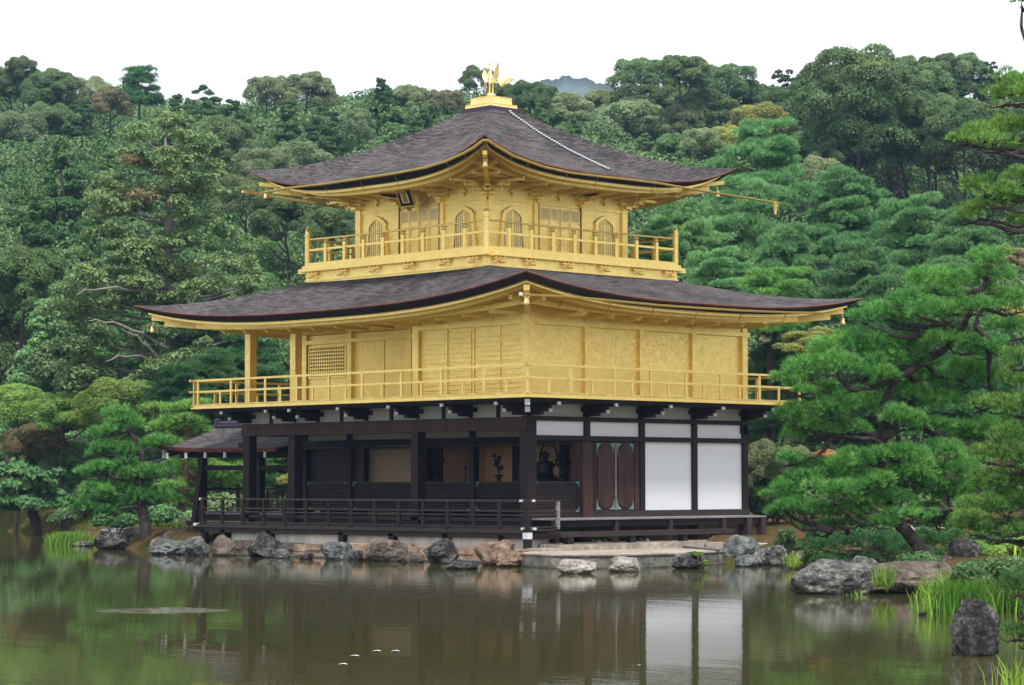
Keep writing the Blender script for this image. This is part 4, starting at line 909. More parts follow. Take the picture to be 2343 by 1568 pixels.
rk(P6, 1845, 2045, 1005, 1155, 'rock_grey', 'speckled grey rock with a green weed patch', 39, group=GR1)
rk(P6, 2035, 2115, 1035, 1150, 'rock_brown', 'narrow upright brown rock beside the low pine', 40, group=GR1)
rk(P5, 800, 870, 935, 990, 'rock_blue', 'small grey stone at the foot of the wall right of the pointed slate rock', 81, group=GR1)
rk(P5, 940, 1010, 950, 995, 'rock_brown', 'low brown stone at the waterline left of the squat blue-grey rock', 82, group=GR1)
rk(P5, 1250, 1330, 945, 1002, 'rock_dark', 'small dark stone between the squat blue-grey rock and the rusty stone', 83, group=GR1)
rk(P5, 1590, 1690, 955, 1015, 'rock_brown', 'flat brown stone at the waterline left of the tall rounded slate rock', 84, group=GR1)
rk(P5, 300, 350, 920, 975, 'rock_dark', 'small dark stone before the jagged blue-grey rock', 85, group=GR1)
rk(P6, 1440, 1500, 1085, 1130, 'rock_dark', 'small dark stone at the waterline under the right end of the landing', 86, group=GR1)
rk(P6, 2110, 2200, 1075, 1160, 'rock_dark', 'dark stone under the low pine at the water', 87, group=GR1)
rk(P6, 2190, 2290, 1085, 1165, 'rock_grey', 'grey stone half hidden between the low pine and the big boulder', 88, group=GR1)
GR2 = 'large garden rocks on the right bank'
rk(P7, 500, 1045, 640, 890, 'rock_grey', 'big lichen-covered boulder rising from the pond on the right', 51, group=GR2, dep=.6)
rk(P7, 860, 1050, 616, 800, 'rock_grey', 'lumpy lichen-covered hump behind the big boulder', 52, group=GR2, back=.3)
rk(P7, 1035, 1690, 664, 885, 'rock_brown', 'broad low brownish boulder beside the irises', 53, group=GR2, dep=.7)
rk(P7, 1618, 1912, 940, 1352, 'rock_dark', 'upright black rock standing alone in the pond at lower right', 54, group=GR2, dep=.75)
rk(P7, 1590, 1785, 486, 670, 'rock_dark', 'dark square standing stone behind the clipped shrub', 55, zb=.35, group=GR2, rough=.06)
rk(P7, 1480, 1600, 600, 670, 'rock_brown', 'low brown stone between the leaning trunk and the standing stone', 56, zb=.35, group=GR2)
rk(P7, 1345, 1390, 1015, 1045, 'rock_dark', 'tiny dark stone at the left foot of the irises', 57, group=GR2)
GR3 = 'rocks on the left spit of land'
rk(P8, 525, 665, 740, 830, 'rock_dark', 'dark angular rock at the tip of the left spit', 61, group=GR3, back=-.35)
rk(P8, 675, 805, 722, 815, 'rock_dark', 'rounded dark rock below the left pine trunk', 62, group=GR3, back=-.35)
rk(P8, 570, 740, 704, 755, 'rock_grey', 'flat grey rock lying on the left spit behind the angular one', 63, zb=.2, group=GR3, back=-.35)
rk(P8, 835, 935, 765, 840, 'rock_brown', 'brown rock left of the long bluish one', 64, group=GR3, back=-.35)
rk(P8, 890, 1020, 728, 800, 'rock_brown', 'purplish rock at the foot of the second left pine', 65, zb=.1, group=GR3, back=-.35)
rk(P8, 420, 500, 788, 812, 'rock_grey', 'low pale rock just above the water beside the left irises', 66, group=GR3, back=-.35)
rk(P8, 985, 1030, 660, 740, 'rock_dark', 'dark upright stump-like rock behind the slanting post', 67, zb=.3, group=GR3, back=-.35)
rk(P8, 240, 320, 582, 618, 'rock_grey', 'grey rock on the far bank behind the left irises', 68, zb=.5, group=GR3, back=-.35)
# landing slab
LT = [(-2.77, -2.54), (-3.15, -4.0), (-2.7, -4.85), (-2.0, -5.14), (-.12, -5.3), (2.14, -4.75), (3.6, -3.6), (4.2, -1.9), (-1.4, -1.6)]
LD = thing('stone_landing', (0, -3.5, 0), 'pale flat stone landing jutting into the pond on the right of the veranda', 'landing')
one('paving', M['slab'], lambda b: b.prism([(x, y, .2) for x, y in LT], (0, 0, .035)), LD)
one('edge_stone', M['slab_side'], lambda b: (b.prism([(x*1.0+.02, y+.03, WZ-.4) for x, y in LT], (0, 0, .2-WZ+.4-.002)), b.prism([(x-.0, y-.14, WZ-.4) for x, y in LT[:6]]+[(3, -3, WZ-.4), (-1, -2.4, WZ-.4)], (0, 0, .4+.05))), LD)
one('curb', M['slab'], lambda b: [b.box(x, min(x+1.15, 8.2), -2.05, -1.85+.0, .18, .385+.004*x) for x in [-.7+1.16*k for k in range(8)]]+[b.box(-1.5, -.71, -2.0, -1.5, .1, .3)], LD, label='raised stone curb behind the landing')
one('upper_terrace', M['slab'], lambda b: b.box(-.6, 9.2, -1.86, .3, .0, .38), LD)
# small pebbles under the bench
for k, (zx, zy) in enumerate(((622, 988), (660, 988), (700, 985), (945, 980), (985, 980), (1215, 972))):
    u, v = P6(zx, zy); rock(u-4, u+4, v-4, v+2, 'rock_white', 'pale flat pebbles under the step bench', 70+k, zb=.385, name='pebble', group='pebbles under the step bench', cat='pebble', rough=.04)
# bamboo pole on landing
p, q = onz(*P6(1230, 1022), .27), onz(*P6(1490, 1045), .27)
mb = MB(); mb.tube([p, q], .035, 8); tag(mb.build('bamboo_pole', M['wood_grey']), 'thin weathered bamboo pole lying on the landing', 'pole')
# ================================================================== terrain and water
def smooth(e0, e1, x): t = np.clip((x-e0)/(e1-e0), 0, 1); return t*t*(3-2*t)
SHORE = np.array([(-200, 330), (10, 100), (20, 70), (16, 52), (14.0, 46.5), (12.6, 42), (11.5, 36), (8.5, 31), (4.5, 27), (1.8, 24), (2.6, 21.6), (.9, 19.5), (.0, 17.3), (-1.0, 15.3), (-1.5, 12.3), (-1.0, 11), (-1.0, -1.0), (-2.4, -2.3), (-2.4, -4.4), (2.0, -4.6), (2.4, -6.0), (3.3, -7.0), (3.7, -9.5), (2.0, -12.0), (-3.5, -15.4), (-8.2, -17.7), (-7.3, -19.0), (-7.9, -20.2), (-10.2, -23.4), (-12.0, -25.2), (-16.5, -28.6), (-21, -33), (-40, -80), (-60, -200), (400, -200), (400, 330)], float)
def inside_dist(x, y):
    P = SHORE; Q = np.roll(P, -1, 0); d = np.full(x.shape, 1e9); ins = np.zeros(x.shape, bool)
    for (ax, ay), (bx, by) in zip(P, Q):
        ex, ey = bx-ax, by-ay; t = np.clip(((x-ax)*ex+(y-ay)*ey)/(ex*ex+ey*ey), 0, 1)
        d = np.minimum(d, np.hypot(x-ax-ex*t, y-ay-ey*t))
        c = ((ay > y) != (by > y)) & (x < ex*(y-ay)/np.where(ey == 0, 1e-9, ey)+ax); ins ^= c
    return np.where(ins, d, -d)
def depth_of(x, y): return (x-CAM[0])*math.cos(YAW)+(y-CAM[1])*math.sin(YAW)
def side_of(x, y): return (x-CAM[0])*math.sin(YAW)-(y-CAM[1])*math.cos(YAW)
def H(x, y):
    x = np.asarray(x, float); y = np.asarray(y, float); s = inside_dist(x, y)
    z = -.9+smooth(-2.5, .0, s)*.75+smooth(-.05, .9, s)*.62+smooth(1, 12, s)*.25
    d = depth_of(x, y); sd_ = side_of(x, y)
    rise = np.where(d > 98, (d-98)*.235, 0)*smooth(96, 125, d)
    rise = np.where(d > 275, (275-98)*.235+(d-275)*.0, rise)-np.where(d > 330, (d-330)*.12, 0)
    rise = np.maximum(rise, -.4)+.5*np.sin(x*.11)*np.sin(y*.09+1)*smooth(90, 130, d)*2
    flat = ((x > -1.2) & (x < 9.5) & (y > -2) & (y < 12.2))
    z = z+rise*(s > 0)
    land = (x > -4) & (x < 4.3) & (y > -6) & (y <= -1.8) & (y > -5.2-.0*x)
    z = np.where(land, np.minimum(z, .1), z)
    return np.where(flat, np.minimum(z, .30), z)
def axis(a0, f0, f1, a1, fs, k=1.13):
    c = list(np.arange(f0, f1, fs)); st = fs; v = f0
    while v > a0: st *= k; v -= st; c.insert(0, v)
    st = fs; v = c[-1]
    while v < a1: st *= k; v += st; c.append(v)
    return np.array(c)
gx = axis(-52, -25, 35, 540, .45); gy = axis(-56, -40, 50, 620, .45)
XX, YY = np.meshgrid(gx, gy); ZZ = H(XX, YY)+.04*np.sin(XX*1.7+np.sin(YY*1.3)*2)*np.sin(YY*1.9)
n0, n1 = XX.shape; idx = np.arange(n0*n1).reshape(n0, n1)
fc = np.stack([idx[:-1, :-1], idx[:-1, 1:], idx[1:, 1:], idx[1:, :-1]], -1).reshape(-1, 4)
def ground_mat():
    mt, nt, b, o = newmat('garden_ground'); tc = nt.nodes.new('ShaderNodeTexCoord'); v = tc.outputs['Object']
    f = noisy(nt, v, .35, 6, .7); f2 = noisy(nt, v, 5, 5, .7)
    a = ramp(nt, f, [(.36, (.045, .065, .012, 1)), (.5, (.075, .06, .022, 1)), (.6, (.10, .065, .035, 1)), (.72, (.045, .055, .018, 1))])
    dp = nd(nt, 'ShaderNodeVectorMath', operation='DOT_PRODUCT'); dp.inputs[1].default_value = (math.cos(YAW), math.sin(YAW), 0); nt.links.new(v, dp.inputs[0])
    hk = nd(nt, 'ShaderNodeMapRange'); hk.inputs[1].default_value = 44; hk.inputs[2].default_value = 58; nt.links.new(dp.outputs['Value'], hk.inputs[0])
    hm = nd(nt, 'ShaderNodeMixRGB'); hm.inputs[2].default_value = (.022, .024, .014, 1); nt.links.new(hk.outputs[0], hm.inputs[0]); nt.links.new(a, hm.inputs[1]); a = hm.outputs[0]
    m_ = nd(nt, 'ShaderNodeMixRGB', blend_type='MULTIPLY'); m_.inputs[0].default_value = .8; nt.links.new(a, m_.inputs[1])
    nt.links.new(ramp(nt, f2, [(.3, (.5, .5, .5, 1)), (.7, (1.2, 1.2, 1.2, 1))]), m_.inputs[2]); nt.links.new(m_.outputs[0], b.inputs['Base Color'])
    b.inputs['Roughness'].default_value = 1; b.inputs['Specular IOR Level'].default_value = 0; bump(nt, b, f2, .04, .6); return mt
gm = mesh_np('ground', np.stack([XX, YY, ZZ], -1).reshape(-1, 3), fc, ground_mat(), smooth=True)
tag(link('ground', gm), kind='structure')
mb = MB(); p0 = [onz(u, v, .66) for u, v in ((2085, 1212), (2150, 1209), (2215, 1203), (2215, 1197), (2150, 1203), (2085, 1207))]
mb.prism([(p[0], p[1], .62) for p in p0], (0, 0, .09)); tag(mb.build('path', M['sand']), kind='structure')
mb = MB(); mb.prism([(9.6, 1, .2), (9.3, -2.2, .2), (4.4, -2.2, .2), (4.2, -3.6, .2), (4.0, -6.2, .2), (5.0, -7.6, .2), (9, -7, .2), (11, -3, .2)], (0, 0, .17)); tag(mb.build('gravel', M['sand']), kind='structure')
def water_mat():
    mt, nt, b, o = newmat('murky_pond_water'); tc = nt.nodes.new('ShaderNodeTexCoord')
    def mapped(sc, rot=YAW):
        mp = nt.nodes.new('ShaderNodeMapping'); mp.inputs['Rotation'].default_value = (0, 0, -rot); mp.inputs['Scale'].default_value = sc; nt.links.new(tc.outputs['Object'], mp.inputs[0]); return mp.outputs[0]
    b.inputs['Base Color'].default_value = (.062, .060, .023, 1); b.inputs['Roughness'].default_value = .012; b.inputs['IOR'].default_value = 1.33
    h1 = noisy(nt, mapped((9, 3.0, 1)), 1.0, 3, .6); h2 = noisy(nt, mapped((1.6, .5, 1)), 1.0, 2, .5)
    # breeze patches modulate the strength; one swirl of stronger ripples where something stirred the surface
    sw = onz(372, 1397, WZ); d = nd(nt, 'ShaderNodeVectorMath', operation='SUBTRACT'); d.inputs[1].default_value = (sw[0], sw[1], sw[2]); nt.links.new(tc.outputs['Object'], d.inputs[0])
    rm = nt.nodes.new('ShaderNodeMapping'); rm.vector_type = 'TEXTURE'; rm.inputs['Rotation'].default_value = (0, 0, YAW); rm.inputs['Scale'].default_value = (1.0, 1.15, 1); nt.links.new(d.outputs[0], rm.inputs[0])
    ln = nd(nt, 'ShaderNodeVectorMath', operation='LENGTH'); nt.links.new(rm.outputs[0], ln.inputs[0])
    mk = ramp(nt, ln.outputs['Value'], [(.35, (1, 1, 1, 1)), (1.0, (0, 0, 0, 1))])
    h3 = noisy(nt, mapped((6, 2.2, 1)), 1.0, 3, .6)
    a1 = nd(nt, 'ShaderNodeMath', operation='MULTIPLY'); nt.links.new(h1, a1.inputs[0])
    pt = noisy(nt, mapped((.10, .05, 1)), 1.0, 2, .5); nt.links.new(ramp(nt, pt, [(.35, (.25, .25, .25, 1)), (.65, (1, 1, 1, 1))]), a1.inputs[1])
    s1 = nd(nt, 'ShaderNodeMath', operation='MULTIPLY_ADD'); s1.inputs[1].default_value = 1.6; nt.links.new(h2, s1.inputs[0]); nt.links.new(a1.outputs[0], s1.inputs[2])
    m2 = nd(nt, 'ShaderNodeMath', operation='MULTIPLY'); nt.links.new(mk, m2.inputs[0]); nt.links.new(ramp(nt, h3, [(.40, (0, 0, 0, 1)), (.62, (1, 1, 1, 1))]), m2.inputs[1])
    s2 = nd(nt, 'ShaderNodeMath', operation='MULTIPLY_ADD'); s2.inputs[1].default_value = 30.0; nt.links.new(m2.outputs[0], s2.inputs[0]); nt.links.new(s1.outputs[0], s2.inputs[2])
    bump(nt, b, s2.outputs[0], .0017, .9)
    return mt
mb = MB(); mb.add([(-56, -57, WZ), (300, -57, WZ), (300, 400, WZ), (-56, 400, WZ)], [(0, 1, 2, 3)])
tag(mb.build('pond_water', water_mat()), kind='structure')
# distant mountain
def mountain():
    n = 60; vs = []; fs = []
    for i in range(n+1):
        u = 1090+(1560-1090)*i/n; t = (u-1090)/470
        v = 176+26*abs((u-1300)/110)**1.5+3.5*math.sin(u*.13)+2*math.sin(u*.37) if abs(u-1300) < 400 else 260
        for d, dv in ((520, 0), (480, 55), (420, 140), (560, 90)): vs.append(tuple(at(u, v+dv, d)))
    for i in range(n):
        for a, c in ((0, 1), (1, 2), (0, 3)): fs.append((i*4+a, i*4+4+a, i*4+4+c, i*4+c))
    mb = MB(); mb.add(vs, fs); tag(mb.build('mountain', M['mtn'], smooth=True), kind='structure')
M['mtn'] = plain('haze_tinted_wooded_slope', (.10, .14, .15), .95, var=.3, scale=.05)  # blue-grey of distance haze tinted into the slope's base colour
mountain()
# ================================================================== foliage generators
def rnd_dirs(g, n): v = g.normal(size=(n, 3)); return v/np.linalg.norm(v, axis=1)[:, None]
def cards(g, P, N, size, asp=1.5, jit=.7, droop=0.0):
    """small pointed leaf clumps: rhombi roughly facing N"""
    n = len(P); N = N+g.normal(size=(n, 3))*jit; N /= np.linalg.norm(N, axis=1)[:, None]
    T = np.cross(N, rnd_dirs(g, n)); T /= np.linalg.norm(T, axis=1)[:, None]; B = np.cross(N, T)
    s = size*g.uniform(.55, 1.35, n)[:, None]; T = T*s*asp*.5; B = B*s*.5
    V = np.stack([P-T, P-B*g.uniform(.6, 1.1, (n, 1)), P+T*g.uniform(.7, 1.2, (n, 1)), P+B], 1)
    V[:, 2, 2] -= droop*s[:, 0]; V[:, 0, 2] -= droop*.5*s[:, 0]
    return V.reshape(-1, 3), np.arange(4*n).reshape(n, 4)
def puffs(g, C, Rr, n, zsq=.8, lower=-.35, shell=.22):
    """sample n points over ellipsoidal puffs; drops those buried inside other puffs"""
    w = Rr**2/np.sum(Rr**2); k = g.choice(len(C), n, p=w); D = rnd_dirs(g, n)
    D[:, 2] = np.where(D[:, 2] < lower, -D[:, 2], D[:, 2])
    r = Rr[k]*(1-shell*g.random(n)**1.5+.10*g.normal(size=n)*.5); P = C[k]+D*r[:, None]*np.array([1, 1, zsq])
    keep = np.ones(n, bool)
    for j in range(len(C)):
        q = (P-C[j])/np.array([1, 1, zsq]); keep &= ~((np.einsum('ij,ij->i', q, q) < (Rr[j]*.72)**2) & (k != j))
    return P[keep], D[keep]
def crown_broad(seed, w, h, n=9000, npf=34, leaf=.26, gap=0.0):
    g = np.random.default_rng(seed); C = []; Rr = []
    for i in range(npf):
        a = g.uniform(0, 2*np.pi); t = g.random()**.7; el = g.uniform(-.35, 1.0)
        rad = w*.5*np.sqrt(max(.05, 1-max(0, el)**2*.9))*(.45+.45*t); pr = g.uniform(.13, .24)*w*.75
        C.append((np.cos(a)*rad*.86, np.sin(a)*rad*.86, h*.5+el*h*.36+g.normal()*.02*h)); Rr.append(pr)
    C = np.array(C); Rr = np.array(Rr)
    m_ = 5 # sub lumps give billowing outline
    CC = [C]; RR = [Rr]
    for j in range(m_):
        D = rnd_dirs(g, len(C)); D[:, 2] = np.abs(D[:, 2])*.8; CC.append(C+D*Rr[:, None]*.8); RR.append(Rr*g.uniform(.3, .55, len(C)))
    C = np.concatenate(CC); Rr = np.concatenate(RR)
    P, N = puffs(g, C, Rr, n, .85)
    V, F = cards(g, P, N, leaf, 1.4, .45, .15)
    return V, F
def crown_conifer(seed, w, h, n=9000, leaf=.3, loose=.0, tip=.12):
    g = np.random.default_rng(seed); C = []; Rr = []; L = int(h/.75*1.2)
    for i in range(L):
        t = (i+.5)/L; rr = w*.5*(1-t)**(.75)+tip*w*.4; nb = max(3, int(2+7*(1-t)))
        for k in range(nb):
            a = g.uniform(0, 2*np.pi); q = rr*g.uniform(.5, 1.0); C.append((np.cos(a)*q, np.sin(a)*q, h*t*.93-q*.12+g.normal()*.1)); Rr.append(g.uniform(.10, .19)*w*(1.1-.6*t))
    C = np.array(C); Rr = np.array(Rr); CC = [C]; RR = [Rr]
    for j in range(3):
        D = rnd_dirs(g, len(C)); CC.append(C+D*Rr[:, None]*.85); RR.append(Rr*g.uniform(.3, .5, len(C)))
    C = np.concatenate(CC); Rr = np.concatenate(RR); P, N = puffs(g, C, Rr, n, .6, -.6)
    return cards(g, P, N*.7+np.array([0, 0, .3]), leaf, 1.7, .5, .35)
def tufts(g, P, up, nn, length, width, spread=.75, cup=.4):
    """needle tufts: nn slim triangles fanning from each point round the direction up"""
    n = len(P); base = np.repeat(P, nn, 0); A = np.repeat(up, nn, 0)+rnd_dirs(g, n*nn)*spread; A /= np.linalg.norm(A, axis=1)[:, None]
    S = np.cross(A, rnd_dirs(g, n*nn)); S /= np.linalg.norm(S, axis=1)[:, None]
    L = length*g.uniform(.7, 1.15, n*nn)[:, None]; tip = base+A*L
    V = np.stack([base+S*width*.5+A*L*.08, base-S*width*.5+A*L*.08, tip], 1)
    return V.reshape(-1, 3), np.arange(3*n*nn).reshape(-1, 3)
def pad_points(g, c, rx, ry, rz, n):
    """points on a cloud-shaped pine pad: domed top, flat ragged underside"""
    k = 7; sub = np.stack([g.uniform(-.62, .62, k)*rx, g.uniform(-.62, .62, k)*ry, g.uniform(-.15, .35, k)*rz], 1); sr = g.uniform(.35, .58, k)
    j = g.integers(0, k, n); D = rnd_dirs(g, n); D[:, 2] = np.where(D[:, 2] < -.25, -D[:, 2], D[:, 2])
    r = g.uniform(.45, 1.0, n)**.5
    P = sub[j]+D*(sr[j]*r)[:, None]*np.array([rx, ry, rz*1.25]); return P+np.array(c), D
def join(parts):
    V = []; F = []; o = 0
    for v, f in parts: V.append(v); F.append(f+o); o += len(v)
    return np.concatenate(V), np.concatenate(F)
def pine_pads(seed, pads, dens, nn, length, width, spread=.6):
    g = np.random.default_rng(seed); out = []
    for (c, rx, ry, rz) in pads:
        n = max(20, int(dens*(rx*ry*3.0+rx*rz*2.5))); P, D = pad_points(g, c, rx, ry, rz, n)
        up = D*.7+np.array([0, 0, .75])+g.normal(size=(n, 3))*.12; up /= np.linalg.norm(up, axis=1)[:, None]
        out.append(tufts(g, P, up, nn, length, width, spread))
    return join(out)
def limb(b, pts, r0, r1, n=7, wig=.0, rr=None):
    P = [Vector(p) for p in pts]; Q = []
    for i in range(len(P)-1):
        for k in range(4): Q.append(P[i].lerp(P[i+1], k/4))
    Q.append(P[-1])
    if rr:
        for q in Q[1:-1]: q += Vector((rr.uniform(-wig, wig), rr.uniform(-wig, wig), rr.uniform(-wig, wig)))
    b.tube(Q, [r0+(r1-r0)*(i/(len(Q)-1))**.8 for i in range(len(Q))], n)
def trunk_mb(seed, h, r, lean=.1, crown0=.4, w=3, nb=9, rise=.5, z0=-1.5):
    rr = random.Random(seed); b = MB(); pts = [(0, 0, z0)]; x = y = 0
    for k in range(1, 7): x += rr.uniform(-lean, lean); y += rr.uniform(-lean, lean); pts.append((x, y, h*.95*k/6))
    b.tube(pts, [r*(1-.13*k) for k in range(7)], 8)
    for k in range(nb):
        t = crown0+(1-crown0)*(k+.5)/nb*.9; i = min(5, int(t*6)); f = t*6-i; p = Vector(pts[i]).lerp(Vector(pts[i+1]), f); a = rr.uniform(0, 6.28); L = w*.5*(1-t*.45)*rr.uniform(.6, .95)
        q = p+Vector((math.cos(a)*L, math.sin(a)*L, L*rise*rr.uniform(.4, 1.2))); mpt = p.lerp(q, .5)+Vector((0, 0, -.1*L))
        b.tube([p, mpt, q], [r*.42*(1-t*.5), r*.26, r*.08], 5)
    return b
PROTO = {}
def proto(key, kind, seed, **kw):
    if kind == 'broad': V, F = crown_broad(seed, 8, 7, **kw)
    elif kind == 'cone': V, F = crown_conifer(seed, 5.5, 10, **kw)
    PROTO[key] = (V, F)
proto('b1', 'broad', 1, n=80000, npf=40, leaf=.125); proto('b2', 'broad', 2, n=80000, npf=28, leaf=.125); proto('b3', 'broad', 3, n=60000, npf=24, leaf=.13); proto('b4', 'broad', 4, n=80000, npf=54, leaf=.12)
proto('c1', 'cone', 11, n=75000, leaf=.135); proto('c2', 'cone', 12, n=70000, leaf=.13, tip=.3)
def far_pine(seed, layers, w, h, crown0, dens=42):
    rr = random.Random(seed); pads = []; tr = trunk_mb(seed, h, .20, .22, crown0, w*.95, 14, .15)
    for i in range(layers):
        t = crown0+(1-crown0)*(i+.4)/layers; R_ = w*.5*(1.05-.72*((t-crown0)/(1-crown0))**1.3); n = 5 if i < layers-1 else 3
        a0 = rr.uniform(0, 6)
        for k in range(n):
            a = a0+6.283*k/n+rr.uniform(-.4, .4); q = R_*rr.uniform(.45, .9); s = rr.uniform(.2, .32)*w*(1.1-.4*t)
            pads.append(((math.cos(a)*q, math.sin(a)*q, h*t+rr.uniform(-.45, .45)), s, s, s*.5))
    return pine_pads(seed, pads, dens, 9, .30, .036, .8), tr
def mesh_of(key, mat):
    k = (key, mat)
    if k not in MESH:
        V, F = PROTO[key]; MESH[k] = mesh_np('crown', V, F, M[mat])
    return MESH[k]
MESH = {}
for s, (ly, w, h, c0) in enumerate(((7, 6.5, 10, .42), (6, 6, 9, .5), (8, 7.5, 10, .3), (5, 7, 7, .35))):
    pr, tr = far_pine(40+s, ly, w, h, c0); PROTO['p%d' % s] = pr; PROTO['t_p%d' % s] = (tr, w, h)
def zH(x, y): return float(H(np.array([x]), np.array([y]))[0])
TRUNKS = {}
def tree_at(name, u, vt, d, wpx, key, mat, label, cat='tree', group='trees on the wooded hill', tmat='bark', asp=1.0, clear=None):
    """u, top v, distance along the view and crown width fix the tree's real place and size"""
    P = at(u, vt, d); x, y, zt = P; zg = zH(x, y); w = wpx*d/FPX
    cw, ch = {'b': (8, 7), 'c': (6.4, 10), 'p': (6.8, 9)}[key[0]]
    if key[0] == 'p': cw = PROTO['t_'+key][1]*1.12; ch = PROTO['t_'+key][2]*1.03
    sc = w/cw; sz = sc*asp; hc = ch*sz
    t = thing(name, (x, y, zg), label, cat, group)
    rr = random.Random(hash((u, vt)) % 9999)
    if key[0] == 'p':
        cr = link('crown', mesh_of(key, mat), t, (0, 0, zt-zg-hc)); cr.scale = (sc, sc, sz); cr.rotation_euler = (0, 0, (u*7+vt) % 6)
        mk = 'T'+key
        if mk not in TRUNKS:
            o = PROTO['t_'+key][0].build('trunk', M[tmat]); TRUNKS[mk] = o.data; bpy.data.objects.remove(o)
        tr = link('trunk', TRUNKS[mk], t, (0, 0, zt-zg-hc)); tr.scale = (sc, sc, sz); tr.rotation_euler = cr.rotation_euler
        ext = zt-zg-hc
        if ext > .2: mb = MB(); mb.tube([(x, y, zg-.5), (x, y, zg+ext+.3)], [.27*sc, .22*sc], 8); mb.build('trunk', M[tmat], t)
    else:
        cr = link('crown', mesh_of(key, mat), t, (0, 0, max(.2, zt-zg-hc))); cr.scale = (sc, sc, sz); cr.rotation_euler = (0, 0, (u*7+vt) % 6)
        H_ = zt-zg; mk = 'B%d' % (int(u) % 3)
        if mk not in TRUNKS:
            o = trunk_mb(int(u) % 3+60, 10, .26, .35, .3, 7, 10, .8).build('trunk', M[tmat]); TRUNKS[mk] = o.data; bpy.data.objects.remove(o)
        tr = link('trunk', TRUNKS[mk], t, (0, 0, 0)); k = max(.3, (H_-hc*.15)/10); tr.scale = (min(k, sc*1.1), min(k, sc*1.1), k*.96)
    return t
